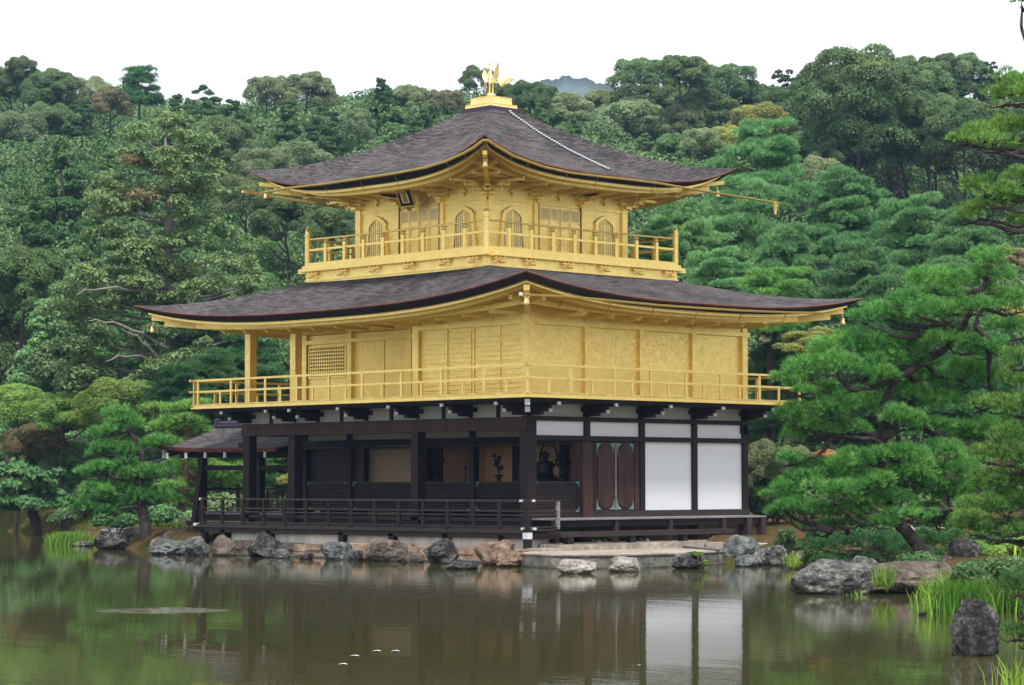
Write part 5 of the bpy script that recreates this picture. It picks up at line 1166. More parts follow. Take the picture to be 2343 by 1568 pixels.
# ================================================================== trees on the hill
def d_for(vt, h):
    best = (1e9, 100)
    for i in range(900):
        d = 92+i*.25; zg = .7+max(0, (d-98)*.235)
        e = abs((zg+h-1.925)/d*FPX-(1105-vt))
        if e < best[0]: best = (e, d)
    return best[1]
T = [  # name, u, v top, height, crown width px, proto, material, squash, label
('oak_tree', 20, 150, 10, 150, 'b1', 'lf_dark', 1, 'dark broadleaf tree at the far left end of the skyline'),
('oak_tree', 50, 128, 11, 90, 'b3', 'lf_dark', 1.3, 'dark ragged tree with twin tips on the skyline near the left edge'),
('oak_tree', 120, 160, 10, 150, 'b2', 'lf_dark', 1, 'rounded dark tree on the skyline right of the twin-tipped one'),
('oak_tree', 200, 178, 9, 130, 'b4', 'lf_olive', 1, 'greyish olive tree on the left skyline, left of the tufted pine'),
('pine_tree', 318, 146, 9, 120, 'p1', 'ndl_blue', 1.2, 'dark tufted pine standing alone above the left skyline'),
('oak_tree', 255, 200, 9, 110, 'b3', 'lf_rust', 1, 'brownish green tree just left below the tufted skyline pine'),
('cypress_tree', 465, 182, 10, 140, 'c2', 'lf_con', .9, 'dark bushy conifer on the skyline right of the tufted pine'),
('cypress_tree', 405, 205, 9, 110, 'c1', 'lf_con', .9, 'small dark conifer between the tufted pine and the bushy conifer'),
('cypress_tree', 530, 215, 9, 130, 'c2', 'lf_con', .9, 'blue-green conifer in the dip of the left skyline'),
('oak_tree', 612, 172, 9, 120, 'b1', 'lf_olive', 1, 'olive rounded tree at the left of the paired crowns on the skyline'),
('oak_tree', 705, 165, 9, 140, 'b2', 'lf_olive', 1, 'broad olive tree right of the paired crowns on the skyline'),
('cypress_tree', 660, 215, 9, 130, 'c1', 'lf_con', .9, 'deep green conifer below the paired olive crowns'),
('cypress_tree', 742, 222, 9, 130, 'c2', 'lf_con', .9, 'deep green conifer right of and below the paired olive crowns'),
('cypress_tree', 875, 165, 10, 125, 'c1', 'lf_con', .95, 'pointed dark conifer on the skyline left of the bird statue'),
('oak_tree', 935, 195, 8, 120, 'b2', 'lf_olive', 1, 'light olive tree right of the pointed skyline conifer'),
('oak_tree', 820, 250, 8, 90, 'b4', 'lf_olive', 1.3, 'pale yellowish tree standing over the left slope of the upper roof'),
('cypress_tree', 900, 268, 8, 120, 'c2', 'lf_mid', .9, 'mid green conifer over the left slope of the upper roof'),
('cypress_tree', 965, 235, 8, 120, 'c1', 'lf_con', .9, 'dark conifer just left of the statue base'),
('oak_tree', 1020, 205, 8, 100, 'b1', 'lf_rust', 1, 'brownish olive tree left of the bird statue'),
('oak_tree', 1090, 152, 11, 90, 'b3', 'lf_dark', 1, 'dark tree top right behind the bird statue'),
('oak_tree', 1150, 190, 8, 100, 'b2', 'lf_dark', 1, 'dark tree directly under the tail of the bird statue'),
('oak_tree', 1215, 185, 9, 130, 'b1', 'lf_dark', 1, 'dark rounded tree right of the bird statue'),
('cypress_tree', 1235, 225, 8, 90, 'c1', 'lf_mid', 1, 'small green conifer over the right shoulder of the upper roof'),
('oak_tree', 1300, 213, 8, 120, 'b4', 'lf_olive', 1, 'olive tree under the distant mountain'),
('cypress_tree', 1313, 250, 8, 75, 'c1', 'lf_mid', 1.2, 'narrow bright green cone tree beside the right roof slope'),
('oak_tree', 1375, 205, 8, 110, 'b2', 'lf_olive', 1, 'olive tree at the right foot of the distant mountain'),
('oak_tree', 1440, 228, 8, 200, 'b1', 'lf_olive', .9, 'broad pale olive tree with forked grey limbs above the right roof slope'),
('oak_tree', 1465, 132, 11, 150, 'b1', 'lf_dark', .9, 'left part of the dark high crowns with sky gaps on the skyline'),
('oak_tree', 1560, 127, 12, 160, 'b2', 'lf_dark', .8, 'right part of the dark high crowns with sky gaps on the skyline'),
('oak_tree', 1525, 205, 8, 120, 'b2', 'lf_dark', 1, 'dark tree below the skyline gap'),
('oak_tree', 1668, 145, 11, 150, 'b1', 'lf_dark', 1, 'dark round tree on the skyline right of the gap'),
('oak_tree', 1650, 215, 8, 120, 'b4', 'lf_mid', 1, 'greyish green tree beneath the dark round skyline tree'),
('cypress_tree', 1795, 146, 10, 130, 'c2', 'lf_con', .9, 'dark conifer on the skyline left of the great dome crown'),
('oak_tree', 1960, 110, 15, 290, 'b4', 'lf_dark', .95, 'great dome-shaped dark tree, highest on the right skyline'),
('oak_tree', 1900, 190, 11, 200, 'b1', 'lf_dark', 1, 'dark crown under the left side of the great dome'),
('oak_tree', 2040, 225, 11, 200, 'b2', 'lf_dark', 1, 'dark crown under the right side of the great dome'),
('cypress_tree', 2130, 165, 10, 90, 'c2', 'lf_con', .9, 'ragged small conifer right of the great dome'),
('cypress_tree', 2195, 170, 10, 120, 'c1', 'lf_con', .9, 'dark conifer with a rounded top near the right skyline'),
('cypress_tree', 2262, 132, 13, 90, 'c2', 'lf_con', .9, 'tall thin-topped conifer poking above the right skyline'),
('oak_tree', 2330, 165, 10, 140, 'b2', 'lf_dark', 1, 'dark tree at the right edge of the skyline'),
('oak_tree', 2145, 245, 11, 150, 'b1', 'lf_rust', 1, 'brownish round tree over the dark hollow on the right'),
('oak_tree', 2240, 255, 11, 170, 'b4', 'lf_rust', .9, 'grey-brown tree over the right part of the dark hollow'),
# second rank
('oak_tree', 30, 250, 8, 190, 'b1', 'lf_olive', 1, 'greyish green round tree at the left edge below the skyline'),
('oak_tree', 110, 235, 8, 150, 'b2', 'lf_dark', 1, 'dark tree in the second rank near the left edge'),
('cypress_tree', 190, 215, 9, 130, 'c2', 'lf_con', .9, 'blue-green conifer left below the tufted skyline pine'),
('cypress_tree', 145, 290, 12, 220, 'c1', 'lf_con', 1.15, 'massive deep green conifer on the left slope'),
('cypress_tree', 60, 420, 10, 200, 'c2', 'lf_con', 1, 'deep green conifer low on the left edge'),
('cypress_tree', 250, 330, 9, 150, 'c1', 'lf_con', 1, 'dark conifer behind the big sparse cedar on its left'),
('oak_tree', 505, 265, 9, 180, 'b2', 'lf_dark', 1, 'dark tree right of the big sparse cedar top'),
('oak_tree', 600, 335, 8, 150, 'b1', 'lf_olive', 1, 'pale olive tree above the left tip of the upper roof'),
('oak_tree', 690, 325, 8, 150, 'b4', 'lf_olive', 1, 'pale olive tree right above the left tip of the upper roof'),
('cypress_tree', 755, 300, 8, 120, 'c1', 'lf_con', .9, 'dark conifer between pale trees above the upper roof'),
('oak_tree', 560, 400, 9, 170, 'b4', 'lf_dark', 1, 'dark tree left of the upper roof tip'),
('oak_tree', 650, 430, 9, 180, 'b2', 'lf_dark', 1, 'dark grey-green tree under the left eaves of the upper roof'),
('oak_tree', 760, 470, 9, 150, 'b1', 'lf_dark', 1, 'dark tree beside the left wall of the top storey'),
('maple_tree', 600, 550, 5, 170, 'b4', 'lf_bright', .8, 'bright light green maple left of the top balcony'),
('oak_tree', 1560, 240, 8, 120, 'b4', 'lf_olive', 1, 'grey-green tree over the middle of the right roof slope'),
('cypress_tree', 1475, 297, 7, 80, 'c2', 'lf_conl', .9, 'small yellowish round conifer just above the right roof slope'),
('oak_tree', 1545, 305, 7, 130, 'b2', 'lf_mid', 1, 'grey-green tree right of the small yellowish conifer'),
('oak_tree', 1610, 290, 8, 120, 'b1', 'lf_olive', 1, 'olive tree left of the yellow-green crown'),
('oak_tree', 1735, 236, 9, 170, 'b1', 'lf_yellow', .9, 'yellow-green crown behind the tall pine on the right'),
('oak_tree', 1660, 290, 8, 110, 'b4', 'lf_yellow', .9, 'smaller yellow-green crown left of the tall pine'),
('oak_tree', 1620, 345, 6, 90, 'b2', 'lf_yellow', .8, 'low yellowish tree above the right tip of the upper roof'),
('oak_tree', 1850, 300, 9, 150, 'b2', 'lf_dark', 1, 'dark tree right of the tall pine crown'),
('oak_tree', 1870, 360, 9, 130, 'b4', 'lf_olive', 1, 'grey-olive tree between the tall pine and the dark hollow'),
]
PT = [ # pines, closer
('pine_tree', 1745, 268, 118, 270, 'p0', 'ndl_far', 1.0, 'tall pine with layered crown above the right tip of the upper roof', 'bark_red'),
('pine_tree', 1690, 395, 106, 270, 'p1', 'ndl_far', 1.05, 'tall pine with a bare dark trunk right of the upper eaves', 'bark'),
('pine_tree', 1935, 392, 108, 260, 'p2', 'ndl_far', 1.0, 'broad layered pine in the middle of the right slope', 'bark'),
('pine_tree', 2090, 455, 104, 260, 'p3', 'ndl_far', 1.0, 'spreading pine below the dark hollow', 'bark'),
('pine_tree', 2210, 470, 100, 230, 'p0', 'ndl_far', 1.0, 'pine right of the spreading pine, half behind the near pine', 'bark'),
('pine_tree', 1560, 455, 100, 200, 'p1', 'ndl_far', 1.0, 'bushy pine just right of the top storey wall', 'bark'),
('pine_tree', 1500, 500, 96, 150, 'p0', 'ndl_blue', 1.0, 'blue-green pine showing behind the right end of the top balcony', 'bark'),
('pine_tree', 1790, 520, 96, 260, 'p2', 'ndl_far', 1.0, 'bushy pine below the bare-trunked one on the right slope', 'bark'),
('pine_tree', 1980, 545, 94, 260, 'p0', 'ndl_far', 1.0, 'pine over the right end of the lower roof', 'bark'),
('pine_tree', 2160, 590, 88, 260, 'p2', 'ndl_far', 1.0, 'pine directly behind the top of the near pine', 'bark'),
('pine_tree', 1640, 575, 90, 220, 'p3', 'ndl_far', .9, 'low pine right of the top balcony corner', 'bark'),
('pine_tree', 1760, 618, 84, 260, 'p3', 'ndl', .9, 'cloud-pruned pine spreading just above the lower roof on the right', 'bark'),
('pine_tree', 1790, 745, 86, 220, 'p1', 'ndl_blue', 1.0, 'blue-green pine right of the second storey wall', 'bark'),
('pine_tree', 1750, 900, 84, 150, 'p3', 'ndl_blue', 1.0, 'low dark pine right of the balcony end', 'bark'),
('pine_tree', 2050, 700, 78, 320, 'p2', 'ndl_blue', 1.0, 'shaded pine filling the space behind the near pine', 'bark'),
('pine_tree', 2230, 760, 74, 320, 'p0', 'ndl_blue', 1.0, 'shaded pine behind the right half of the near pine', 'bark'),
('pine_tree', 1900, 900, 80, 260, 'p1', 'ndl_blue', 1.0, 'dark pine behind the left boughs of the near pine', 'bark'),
('pine_tree', 400, 838, 92, 150, 'p3', 'ndl_blue', 1.0, 'blue-green pine left of the second storey balcony', 'bark'),
('pine_tree', 570, 760, 98, 200, 'p1', 'ndl_blue', 1.0, 'dark pine seen between the open columns of the second storey', 'bark'),
('pine_tree', 480, 800, 96, 190, 'p2', 'ndl_blue', 1.0, 'dark pine behind the left end of the second storey balcony', 'bark'),
('pine_tree', 545, 990, 86, 170, 'p3', 'ndl', .9, 'bright pine seen through the side pavilion', 'bark'),
('pine_tree', 640, 1010, 88, 170, 'p1', 'ndl_blue', .9, 'dark pine seen through the open veranda', 'bark'),
]
LT_ = [ # low trees and garden trees given directly by distance
('oak_tree', 60, 560, 118, 220, 'b2', 'lf_con', 1.2, 'shaded dark tree low on the left edge'),
('cypress_tree', 190, 560, 108, 260, 'c2', 'lf_conl', 1.1, 'pale sparse conifer left of the big sparse cedar'),
('cypress_tree', 110, 650, 114, 260, 'c1', 'lf_mid', 1.0, 'green conifer at the left above the maples'),
('cypress_tree', 300, 640, 106, 260, 'c2', 'lf_mid', 1.1, 'mid green conifer below the big sparse cedar'),
('oak_tree', 560, 620, 104, 200, 'b1', 'lf_mid', 1.1, 'shaded green tree above the left end of the lower roof'),
('cypress_tree', 450, 600, 100, 240, 'c1', 'lf_mid', 1.1, 'green conifer above the left tip of the lower roof'),
('maple_tree', 40, 880, 105, 180, 'b4', 'lf_bright', .9, 'light green maple at the left edge'),
('maple_tree', 150, 895, 100, 190, 'b2', 'lf_bright', .8, 'green broadleaf tree behind the first left pine on its left'),
('maple_tree', 270, 868, 94, 220, 'b4', 'lf_bright', .8, 'light yellow-green tree above the first left pine'),
('maple_tree', 85, 965, 102, 150, 'b1', 'lf_red', .9, 'maple turning reddish brown at the left edge'),
('maple_tree', 150, 1010, 103, 140, 'b3', 'lf_mid', .9, 'shaded green tree between the maple and the first left pine'),
('oak_tree', 30, 1060, 109, 200, 'b2', 'lf_con', .7, 'dark low tree over the left bank'),
('oak_tree', 250, 1090, 92, 180, 'b1', 'lf_con', .7, 'dark bush behind the first left pine'),
('oak_tree', 470, 1070, 94, 180, 'b2', 'lf_con', .9, 'dark green tree behind the side pavilion'),
('oak_tree', 620, 1040, 96, 180, 'b4', 'lf_mid', .9, 'green tree seen through the ground floor columns'),
('maple_tree', 660, 1085, 84, 60, 'b4', 'lf_yellow', .7, 'small bright yellow-green shrub seen behind the ground floor columns'),
('maple_tree', 1850, 750, 82, 170, 'b3', 'lf_yellow', .6, 'yellowing maple beside the right wind bell'),
('maple_tree', 2330, 690, 66, 110, 'b4', 'lf_yellow', .8, 'yellow-green tree at the right edge behind the near pine'),
('maple_tree', 1900, 1028, 62, 120, 'b3', 'lf_orange', .5, 'orange-tinged maple glimpsed behind the near pine'),
('camellia_tree', 1745, 1008, 76, 110, 'b4', 'lf_olive', 1.5, 'grey-green broadleaf shrub right beside the white walls'),
('camellia_tree', 1810, 1015, 74, 120, 'b1', 'lf_olive', 1.2, 'pale-tipped shrub between the white walls and the near pine'),
('oak_tree', 1740, 940, 88, 120, 'b2', 'lf_con', 1.3, 'dark tree behind the right corner of the ground floor'),
('oak_tree', 2300, 560, 98, 110, 'b3', 'lf_brown', .8, 'thin brown-leaved tree near the right edge'),
]
for i, (nm, u, vt, h, w, key, mat, asp, lab) in enumerate(T):
    d = d_for(vt, h); tree_at(nm, u, vt, d, w, key, mat, lab, asp=asp, tmat='bark_pale' if 'grey limbs' in lab else 'bark')
for nm, u, vt, d, w, key, mat, asp, lab, tm in PT: tree_at(nm, u, vt, d, w, key, mat, lab, asp=asp, tmat=tm, group='pines behind the pavilion')
for nm, u, vt, d, w, key, mat, asp, lab in LT_: tree_at(nm, u, vt, d, w, key, mat, lab, asp=asp, group='garden trees round the pond')
# understory of the wood
def forest():
    g = np.random.default_rng(77); VV = []; FF = []; MI = []; o = 0; C = []
    for d0 in np.arange(94, 275, 2.6):
        hw = d0*.22+6
        for s in np.arange(-hw, hw, 2.7):
            d = d0+g.uniform(-1.2, 1.2); q = s+g.uniform(-1.2, 1.2); u = 1171+q/d*FPX
            x = CAM[0]+d*math.cos(YAW)+q*math.sin(YAW); y = CAM[1]+d*math.sin(YAW)-q*math.cos(YAW)
            if u > 1870 and 186 < d < 262: continue
            C.append((x, y, d))
    C = np.array(C); Z = H(C[:, 0], C[:, 1]); ok = inside_dist(C[:, 0], C[:, 1]) > 3; C = C[ok]; Z = Z[ok]
    tall = smooth(100, 130, C[:, 2])
    for (x, y, d), z, t in zip(C, Z, tall):
        n = int(900-2.4*(d-94)) if d < 230 else 500
        r = g.uniform(1.5, 2.7)*(.45+.55*t); hgt = z+g.uniform(.2, 4.6-3.4*float(smooth(205, 255, d)))*t; k = g.integers(0, 4)
        sub = rnd_dirs(g, 5)*r*.6; sub[:, 2] = np.abs(sub[:, 2])*.9; j = g.integers(0, 5, n); D = rnd_dirs(g, n); D[:, 2] = np.abs(D[:, 2])
        P = np.array([x, y, hgt])+sub[j]+D*r*.6
        V, F = cards(g, P, D, .07+.0007*d, 1.4, .5, .2); VV.append(V); FF.append(F+o); o += len(V); MI.append(np.full(n, k))
    me = mesh_np('undergrowth', np.concatenate(VV), np.concatenate(FF), [M['lf_con'], M['lf_dark'], M['lf_dark'], M['lf_con']], np.concatenate(MI))
    tag(link('undergrowth', me), 'dark green undergrowth and saplings covering the wooded hillside between the trees', 'undergrowth', kind='stuff')
forest()
# bare trunks in the dark hollow
EX = [(1465, 190, 9, 150, 'b1'), (1555, 188, 9, 170, 'b2'), (1620, 205, 9, 140, 'b4'), (1890, 150, 12, 200, 'b2'), (2050, 160, 13, 200, 'b1'), (1960, 215, 12, 260, 'b1'), (2130, 215, 12, 180, 'b2'), (2060, 275, 10, 190, 'b4'), (1930, 285, 9, 170, 'b2'), (2200, 235, 12, 200, 'b4'), (2290, 225, 12, 200, 'b1'), (2180, 285, 9, 180, 'b2'), (2300, 290, 9, 200, 'b1'), (1800, 200, 9, 150, 'b1'), (1720, 190, 9, 150, 'b2')]
EL = ['dark crown filling in beneath the left of the high skyline crowns', 'dark crown filling in beneath the right of the high skyline crowns', 'dark crown at the lower right of the high skyline crowns', 'dark crown at the left flank of the great dome', 'dark crown at the right flank of the great dome', 'dark crown in the heart of the great dome', 'dark crown right below the ragged small conifer', 'dark crown hanging over the middle of the dark hollow', 'dark crown hanging over the left of the dark hollow', 'dark crown beneath the tall thin-topped conifer', 'dark crown behind the top boughs of the nearest pine', 'dark crown low over the right of the dark hollow', 'dark crown behind the second boughs of the nearest pine', 'dark crown below the conifer left of the great dome', 'dark crown below the round skyline tree right of the gap']
for (u, vt, h, w, key), lab in zip(EX, EL): tree_at('oak_tree', u, vt, d_for(vt, h), w, key, 'lf_dark', lab)
rr = random.Random(3)
for k in range(16):
    u = 1885+k*22+rr.uniform(-8, 8); d = rr.uniform(196, 215); P = at(u, 400, d); zg = zH(P[0], P[1])
    if k % 2 == 0:
        t = thing('bare_tree', (P[0], P[1], zg), 'dim slender trunk standing in the dark hollow under the great dome tree', 'tree', 'dim trunks in the dark hollow on the right')
        mb = MB(); mb.tube([(P[0], P[1], zg-.5), (P[0]+rr.uniform(-.6, .6), P[1], zg+4), (P[0]+rr.uniform(-1.2, 1.2), P[1], zg+8.5)], [.2, .15, .1], 6)
        mb.tube([(P[0], P[1], zg+3.2), (P[0]+rr.uniform(-1.6, 1.6), P[1]+rr.uniform(-1, 1), zg+7)], [.08, .04], 5)
        mb.build('trunk', M['bark_pale'] if k % 6 == 0 else M['bark'], t)
        cr = link('crown', mesh_of('b2', 'lf_dark'), t, (0, 0, 5.0)); cr.scale = (.7, .7, .8)
# ------------------------------------------------------------------ big sparse cedar with bare limbs (left)
def sparse_cedar():
    D0 = 100; g = np.random.default_rng(9); rr = random.Random(9); B = at(392, 900, D0); zg = zH(B[0], B[1])
    t = thing('cedar_tree', (B[0], B[1], zg), 'big sparse pale green cedar with bare grey limbs and a dead brown patch', 'tree', 'trees on the wooded hill')
    tp = [at(u, v, D0) for u, v in ((398, 1150), (396, 900), (392, 700), (385, 560), (388, 430), (380, 350), (377, 305))]; tp[0][2] = zg-.5
    b = MB(); b.tube([tuple(p) for p in tp], [.36, .32, .27, .2, .15, .09, .03], 8); pads = []; brown = []
    for i in range(230):
        v0 = 262+640*(rr.random()**.8); W = np.interp(v0, [250, 300, 400, 500, 600, 700, 900], [18, 75, 138, 172, 212, 232, 250]); off = rr.uniform(-1, 1); dz = rr.uniform(-2.4, 1.2)
        uu = 378+off*W+8*math.sin(v0*.05); q = at(uu, v0, D0+dz*.9); r = rr.uniform(.45, .95)*(.7+.3*W/200)
        br = 340 < v0 < 540 and 285 < uu < 375 and rr.random() < .3
        (brown if br else pads).append((q-np.array([B[0], B[1], zg]), r, r, r*.55))
        if i % 3 == 0:
            p = at(378+14*(v0-250)/650, v0+abs(off)*45, D0); mid = (p+q)/2-np.array([0, 0, .15]); b.tube([tuple(p), tuple(mid), tuple(q)], [.08, .05, .015], 5)
    for i in range(5): # bare curved limbs
        v0 = rr.uniform(560, 860); s = rr.choice((-1, -1, 1)); p = at(385, v0+60, D0-1.2); q = at(385+s*rr.uniform(90, 230), v0-rr.uniform(-60, 40), D0-3.2); arc = [p*(1-t_)**2+(p*.35+q*.65+np.array([0, 0, .55]))*2*t_*(1-t_)+q*t_**2+np.array([0, 0, .06*math.sin(t_*19+i)]) for t_ in np.linspace(0, 1, 9)]
        b.tube([tuple(c_) for c_ in arc], [.075-.007*k_ for k_ in range(9)], 6)
    b.build('trunk', M['bark_pale'], t)
    for nm, L_, mt in (('crown', pads, 'lf_conl'), ('dead_foliage', brown, 'lf_brown')):
        out = []
        for c, rx, ry, rz in L_:
            n = int(430*rx*ry/.5); P, Dd = pad_points(g, c, rx, ry, rz*1.25, n); out.append(cards(g, P, Dd*.5+np.array([0, 0, .6]), .085, 2.2, .9, .2))
        V, F = join(out); link(nm, mesh_np(nm, V, F, M[mt]), t)
sparse_cedar()
# ------------------------------------------------------------------ near pines, pad by pad
def near_pine(label, D0, base, trunk, tr_r, pads, mat='ndl', seed=1, dens=190, nn=14, nl=.13, nw=.009, branches=True, bmat='bark', ry=.9, extra=(), zscale=1.3, spread=.7):
    g = np.random.default_rng(seed); rr = random.Random(seed)
    bx = np.array(base); t = thing('pine_tree', tuple(base), label, 'tree', 'shaped pines at the water\'s edge')
    TP = [np.array(p, float) for p in trunk]; b = MB(); limb(b, TP, tr_r, tr_r*.3, 9, .02, rr)
    for e in extra: limb(b, [np.array(p, float) for p in e[0]], e[1], e[2], 7, .015, rr)
    nodes = [TP[i]+(TP[i+1]-TP[i])*k/6 for i in range(len(TP)-1) for k in range(7)]
    for e in extra:
        q = [np.array(p, float) for p in e[0]]; nodes += [q[i]+(q[i+1]-q[i])*k/4 for i in range(len(q)-1) for k in range(5)]
    PD = []
    for (u, v, hw, hh, dd) in pads:
        c = at(u, v, D0+dd); k = (D0+dd)/FPX; rx = hw*k*(1.42 if D0 < 40 else 1.25); rz = hh*k*1.15*zscale
        PD.append((c-bx, rx, rx*ry, rz))
        best = min(nodes, key=lambda q: np.linalg.norm((q-c)*np.array([1, 1, 2.0]))+.6*max(0, q[2]-c[2]))
        cb = c-np.array([0, 0, rz*.5]); mid = (best+cb)/2+np.array([rr.uniform(-.1, .1), rr.uniform(-.1, .1), -.10*np.linalg.norm(cb-best)]); L = np.linalg.norm(cb-best)
        limb(b, [best, mid, cb], min(tr_r*.5, .03+.03*L), .012, 6, .03, rr)
        for j in range(5): # twigs inside the pad
            q = cb+np.array([rr.uniform(-.7, .7)*rx, rr.uniform(-.7, .7)*rx, rr.uniform(.0, .5)*rz]); b.tube([tuple(cb+(best-cb)*.1), tuple((cb+q)/2-np.array([0, 0, .03])), tuple(q)], [.014, .01, .005], 4)
    b.build('trunk', M[bmat], t)
    V, F = pine_pads(seed, PD, dens, nn, nl, nw, spread); link('crown', mesh_np('crown', V, F, M[mat]), t)
    return t
D1 = 46.5
base1 = onz(2152, 1296, .42); base1 = at(2152, 1296, D1); base1[2] = max(base1[2]-.1, zH(base1[0], base1[1])-.05)
TR = lambda L, D: [at(u, v, D+dd) for u, v, dd in L]
near_pine('large near pine leaning left over the pond on the right with cloud-like boughs', D1, base1,
    [base1-np.array([0, 0, .3])]+TR([(2120, 1270, 0), (2085, 1235, 0), (2055, 1195, 0), (2035, 1150, .1), (2018, 1080, .1), (2012, 1011, .1), (2020, 930, .2)], D1), .17,
    [(2258, 603, 50, 30, 0), (2182, 655, 50, 28, -.3), (2120, 648, 45, 28, .2), (2070, 690, 40, 22, -.2), (1968, 728, 32, 14, 0), (2022, 716, 38, 18, .4), (2118, 722, 60, 30, -.4), (2180, 700, 45, 30, .3), (2300, 690, 42, 28, .3), (2260, 650, 50, 30, .6), (2050, 735, 50, 22, .2), (2230, 705, 45, 22, -.4),
     (1893, 805, 52, 28, 0), (1969, 795, 55, 30, .3), (1850, 845, 52, 28, -.3), (1805, 880, 38, 24, -.2), (1930, 850, 60, 34, -.5), (2012, 830, 55, 30, .2), (2075, 795, 55, 28, .4), (2139, 788, 55, 26, 0), (2203, 795, 50, 26, .3), (2262, 805, 45, 25, .5), (1870, 895, 40, 16, .3), (1990, 865, 50, 25, -.2), (2100, 850, 50, 30, .6), (1840, 900, 34, 14, -.4),
     (1821, 955, 46, 26, 0), (1905, 945, 55, 28, -.3), (1969, 940, 50, 26, .3), (2054, 960, 55, 25, -.1), (2090, 910, 45, 30, .4), (1860, 990, 55, 25, .2), (1935, 985, 50, 22, 0), (2160, 925, 55, 28, .8), (2115, 985, 60, 22, .5), (1815, 1000, 30, 18, .3),
     (1805, 1055, 36, 16, 0), (1855, 1075, 45, 20, .3),
     (1990, 1048, 55, 24, -.2), (2075, 1045, 60, 26, 0), (2160, 1038, 55, 26, .2), (1927, 1075, 55, 28, -.4), (1845, 1100, 50, 26, -.1), (1805, 1132, 42, 24, -.3), (1906, 1130, 60, 30, -.6), (1990, 1115, 60, 30, -.3), (2097, 1090, 65, 32, .1), (2180, 1085, 60, 30, .3), (2040, 1150, 60, 26, .2), (2130, 1130, 60, 28, .4),
     (1782, 1172, 30, 16, -.2), (1835, 1168, 50, 24, -.4), (1910, 1180, 55, 24, -.2), (1985, 1165, 50, 24, -.1), (1870, 1212, 46, 18, .2), (1945, 1208, 42, 16, 0), (2190, 1140, 55, 30, .6), (2200, 850, 52, 28, 1.2), (2260, 870, 50, 28, 1.4), (2150, 880, 52, 26, 1.2), (2200, 1000, 56, 28, 1.2), (2260, 990, 52, 28, 1.4), (2320, 760, 44, 26, 1.2), (2330, 700, 36, 22, 1.0), (2240, 1050, 52, 28, 1.3), (2130, 1180, 46, 20, 1.0), (2220, 1110, 46, 24, 1.2), (1760, 1140, 22, 12, 0), (2040, 880, 44, 20, .8), (2075, 1185, 46, 16, -.3), (2010, 1200, 44, 15, -.5), (2150, 1200, 44, 18, .9), (1960, 1100, 50, 22, .5), (2060, 1100, 50, 22, .5)],
    seed=21, dens=240, extra=[
        (TR([(2012, 1011, .1), (1985, 1005, -.1), (1950, 1000, -.1), (1912, 998, 0)], D1), .06, .03), (TR([(2012, 1011, .1), (2060, 985, .3), (2110, 975, .5)], D1), .05, .02),
        (TR([(2020, 930, .2), (2046, 870, .2), (2101, 835, .3), (2160, 800, .3), (2199, 755, .2), (2210, 735, .1), (2225, 690, .1), (2260, 640, .2)], D1), .09, .05),
        (TR([(2199, 755, .2), (2170, 742, 0), (2150, 765, -.1)], D1), .05, .03), (TR([(2262, 800, .4), (2258, 775, .3), (2232, 750, .2), (2235, 728, .2), (2250, 700, .2)], D1), .055, .04), (TR([(2240, 690, .1), (2262, 672, 0), (2290, 668, 0)], D1), .04, .015),
        (TR([(2046, 870, .2), (1990, 888, -.1), (1960, 893, -.2), (1900, 905, -.2)], D1), .05, .02),
        (TR([(2085, 1235, 0), (2160, 1175, .3), (2175, 1165, .3), (2110, 1165, -.3), (2040, 1180, -.5)], D1)[1:], .05, .02),
        (TR([(2060, 1195, 0), (2000, 1190, -.4), (1950, 1205, -.5), (1900, 1215, -.5)], D1), .04, .015)])
b2 = at(2440, 1320, 38); b2[2] = .45
near_pine('nearer pine reaching into the picture from the right edge at mid height', 38, b2,
    [b2-np.array([0, 0, .4])]+TR([(2440, 1250, 0), (2430, 1150, 0), (2440, 1000, 0), (2420, 900, 0), (2400, 830, 0)], 38), .16,
    [(2245, 1168, 55, 34, 0), (2309, 1160, 60, 36, .3), (2270, 1108, 50, 28, .2), (2309, 1010, 48, 40, 0), (2330, 1058, 55, 36, -.2), (2235, 1212, 42, 22, -.2), (2300, 1218, 55, 26, 0), (2345, 950, 50, 36, .2), (2225, 1190, 32, 16, -.3), (2340, 880, 40, 34, .3), (2280, 930, 40, 20, .6), (2260, 1045, 40, 22, .4), (2330, 830, 36, 24, .2), (2345, 1110, 50, 36, .2)],
    seed=22, dens=280, mat='ndl', nl=.11, nw=.009)
b3 = at(2470, 1400, 33); b3[2] = .35
near_pine('nearest pine whose upper boughs hang in from the top right corner', 33, b3,
    [b3-np.array([0, 0, .4])]+TR([(2490, 1200, 0), (2480, 900, 0), (2470, 600, 0), (2440, 400, 0), (2400, 250, 0), (2380, 150, 0)], 33), .2,
    [(2318, 197, 46, 26, 0), (2290, 228, 42, 22, .2), (2340, 225, 40, 26, -.2), (2240, 312, 40, 18, 0), (2200, 322, 30, 11, 0), (2318, 300, 52, 28, .1), (2270, 335, 45, 18, -.2), (2250, 432, 40, 24, .1), (2290, 455, 50, 28, -.1), (2238, 486, 40, 22, .2), (2318, 470, 44, 30, .3), (2328, 410, 36, 18, 0), (2328, 515, 36, 24, .2), (2210, 500, 24, 12, .2), (2340, 350, 36, 20, .2), (2338, 6, 26, 10, 0)],
    seed=23, dens=230, mat='ndl', nl=.105, nw=.008)
b4 = at(2430, 1560, 24); b4[2] = .1
near_pine('dark low pine bough dipping towards the water at the right edge', 25, b4, [b4-np.array([0, 0, .4])]+TR([(2430, 1480, 0), (2410, 1400, 0), (2390, 1340, 0)], 25), .07,
    [(2325, 1345, 34, 26, 0), (2345, 1395, 30, 24, 0), (2318, 1450, 26, 18, 0), (2345, 1465, 24, 20, 0), (2345, 1330, 30, 20, .1)], seed=24, dens=260, mat='ndl_blue', nl=.10, nw=.007)
b5 = at(1990, 1290, 52); b5[2] = .35
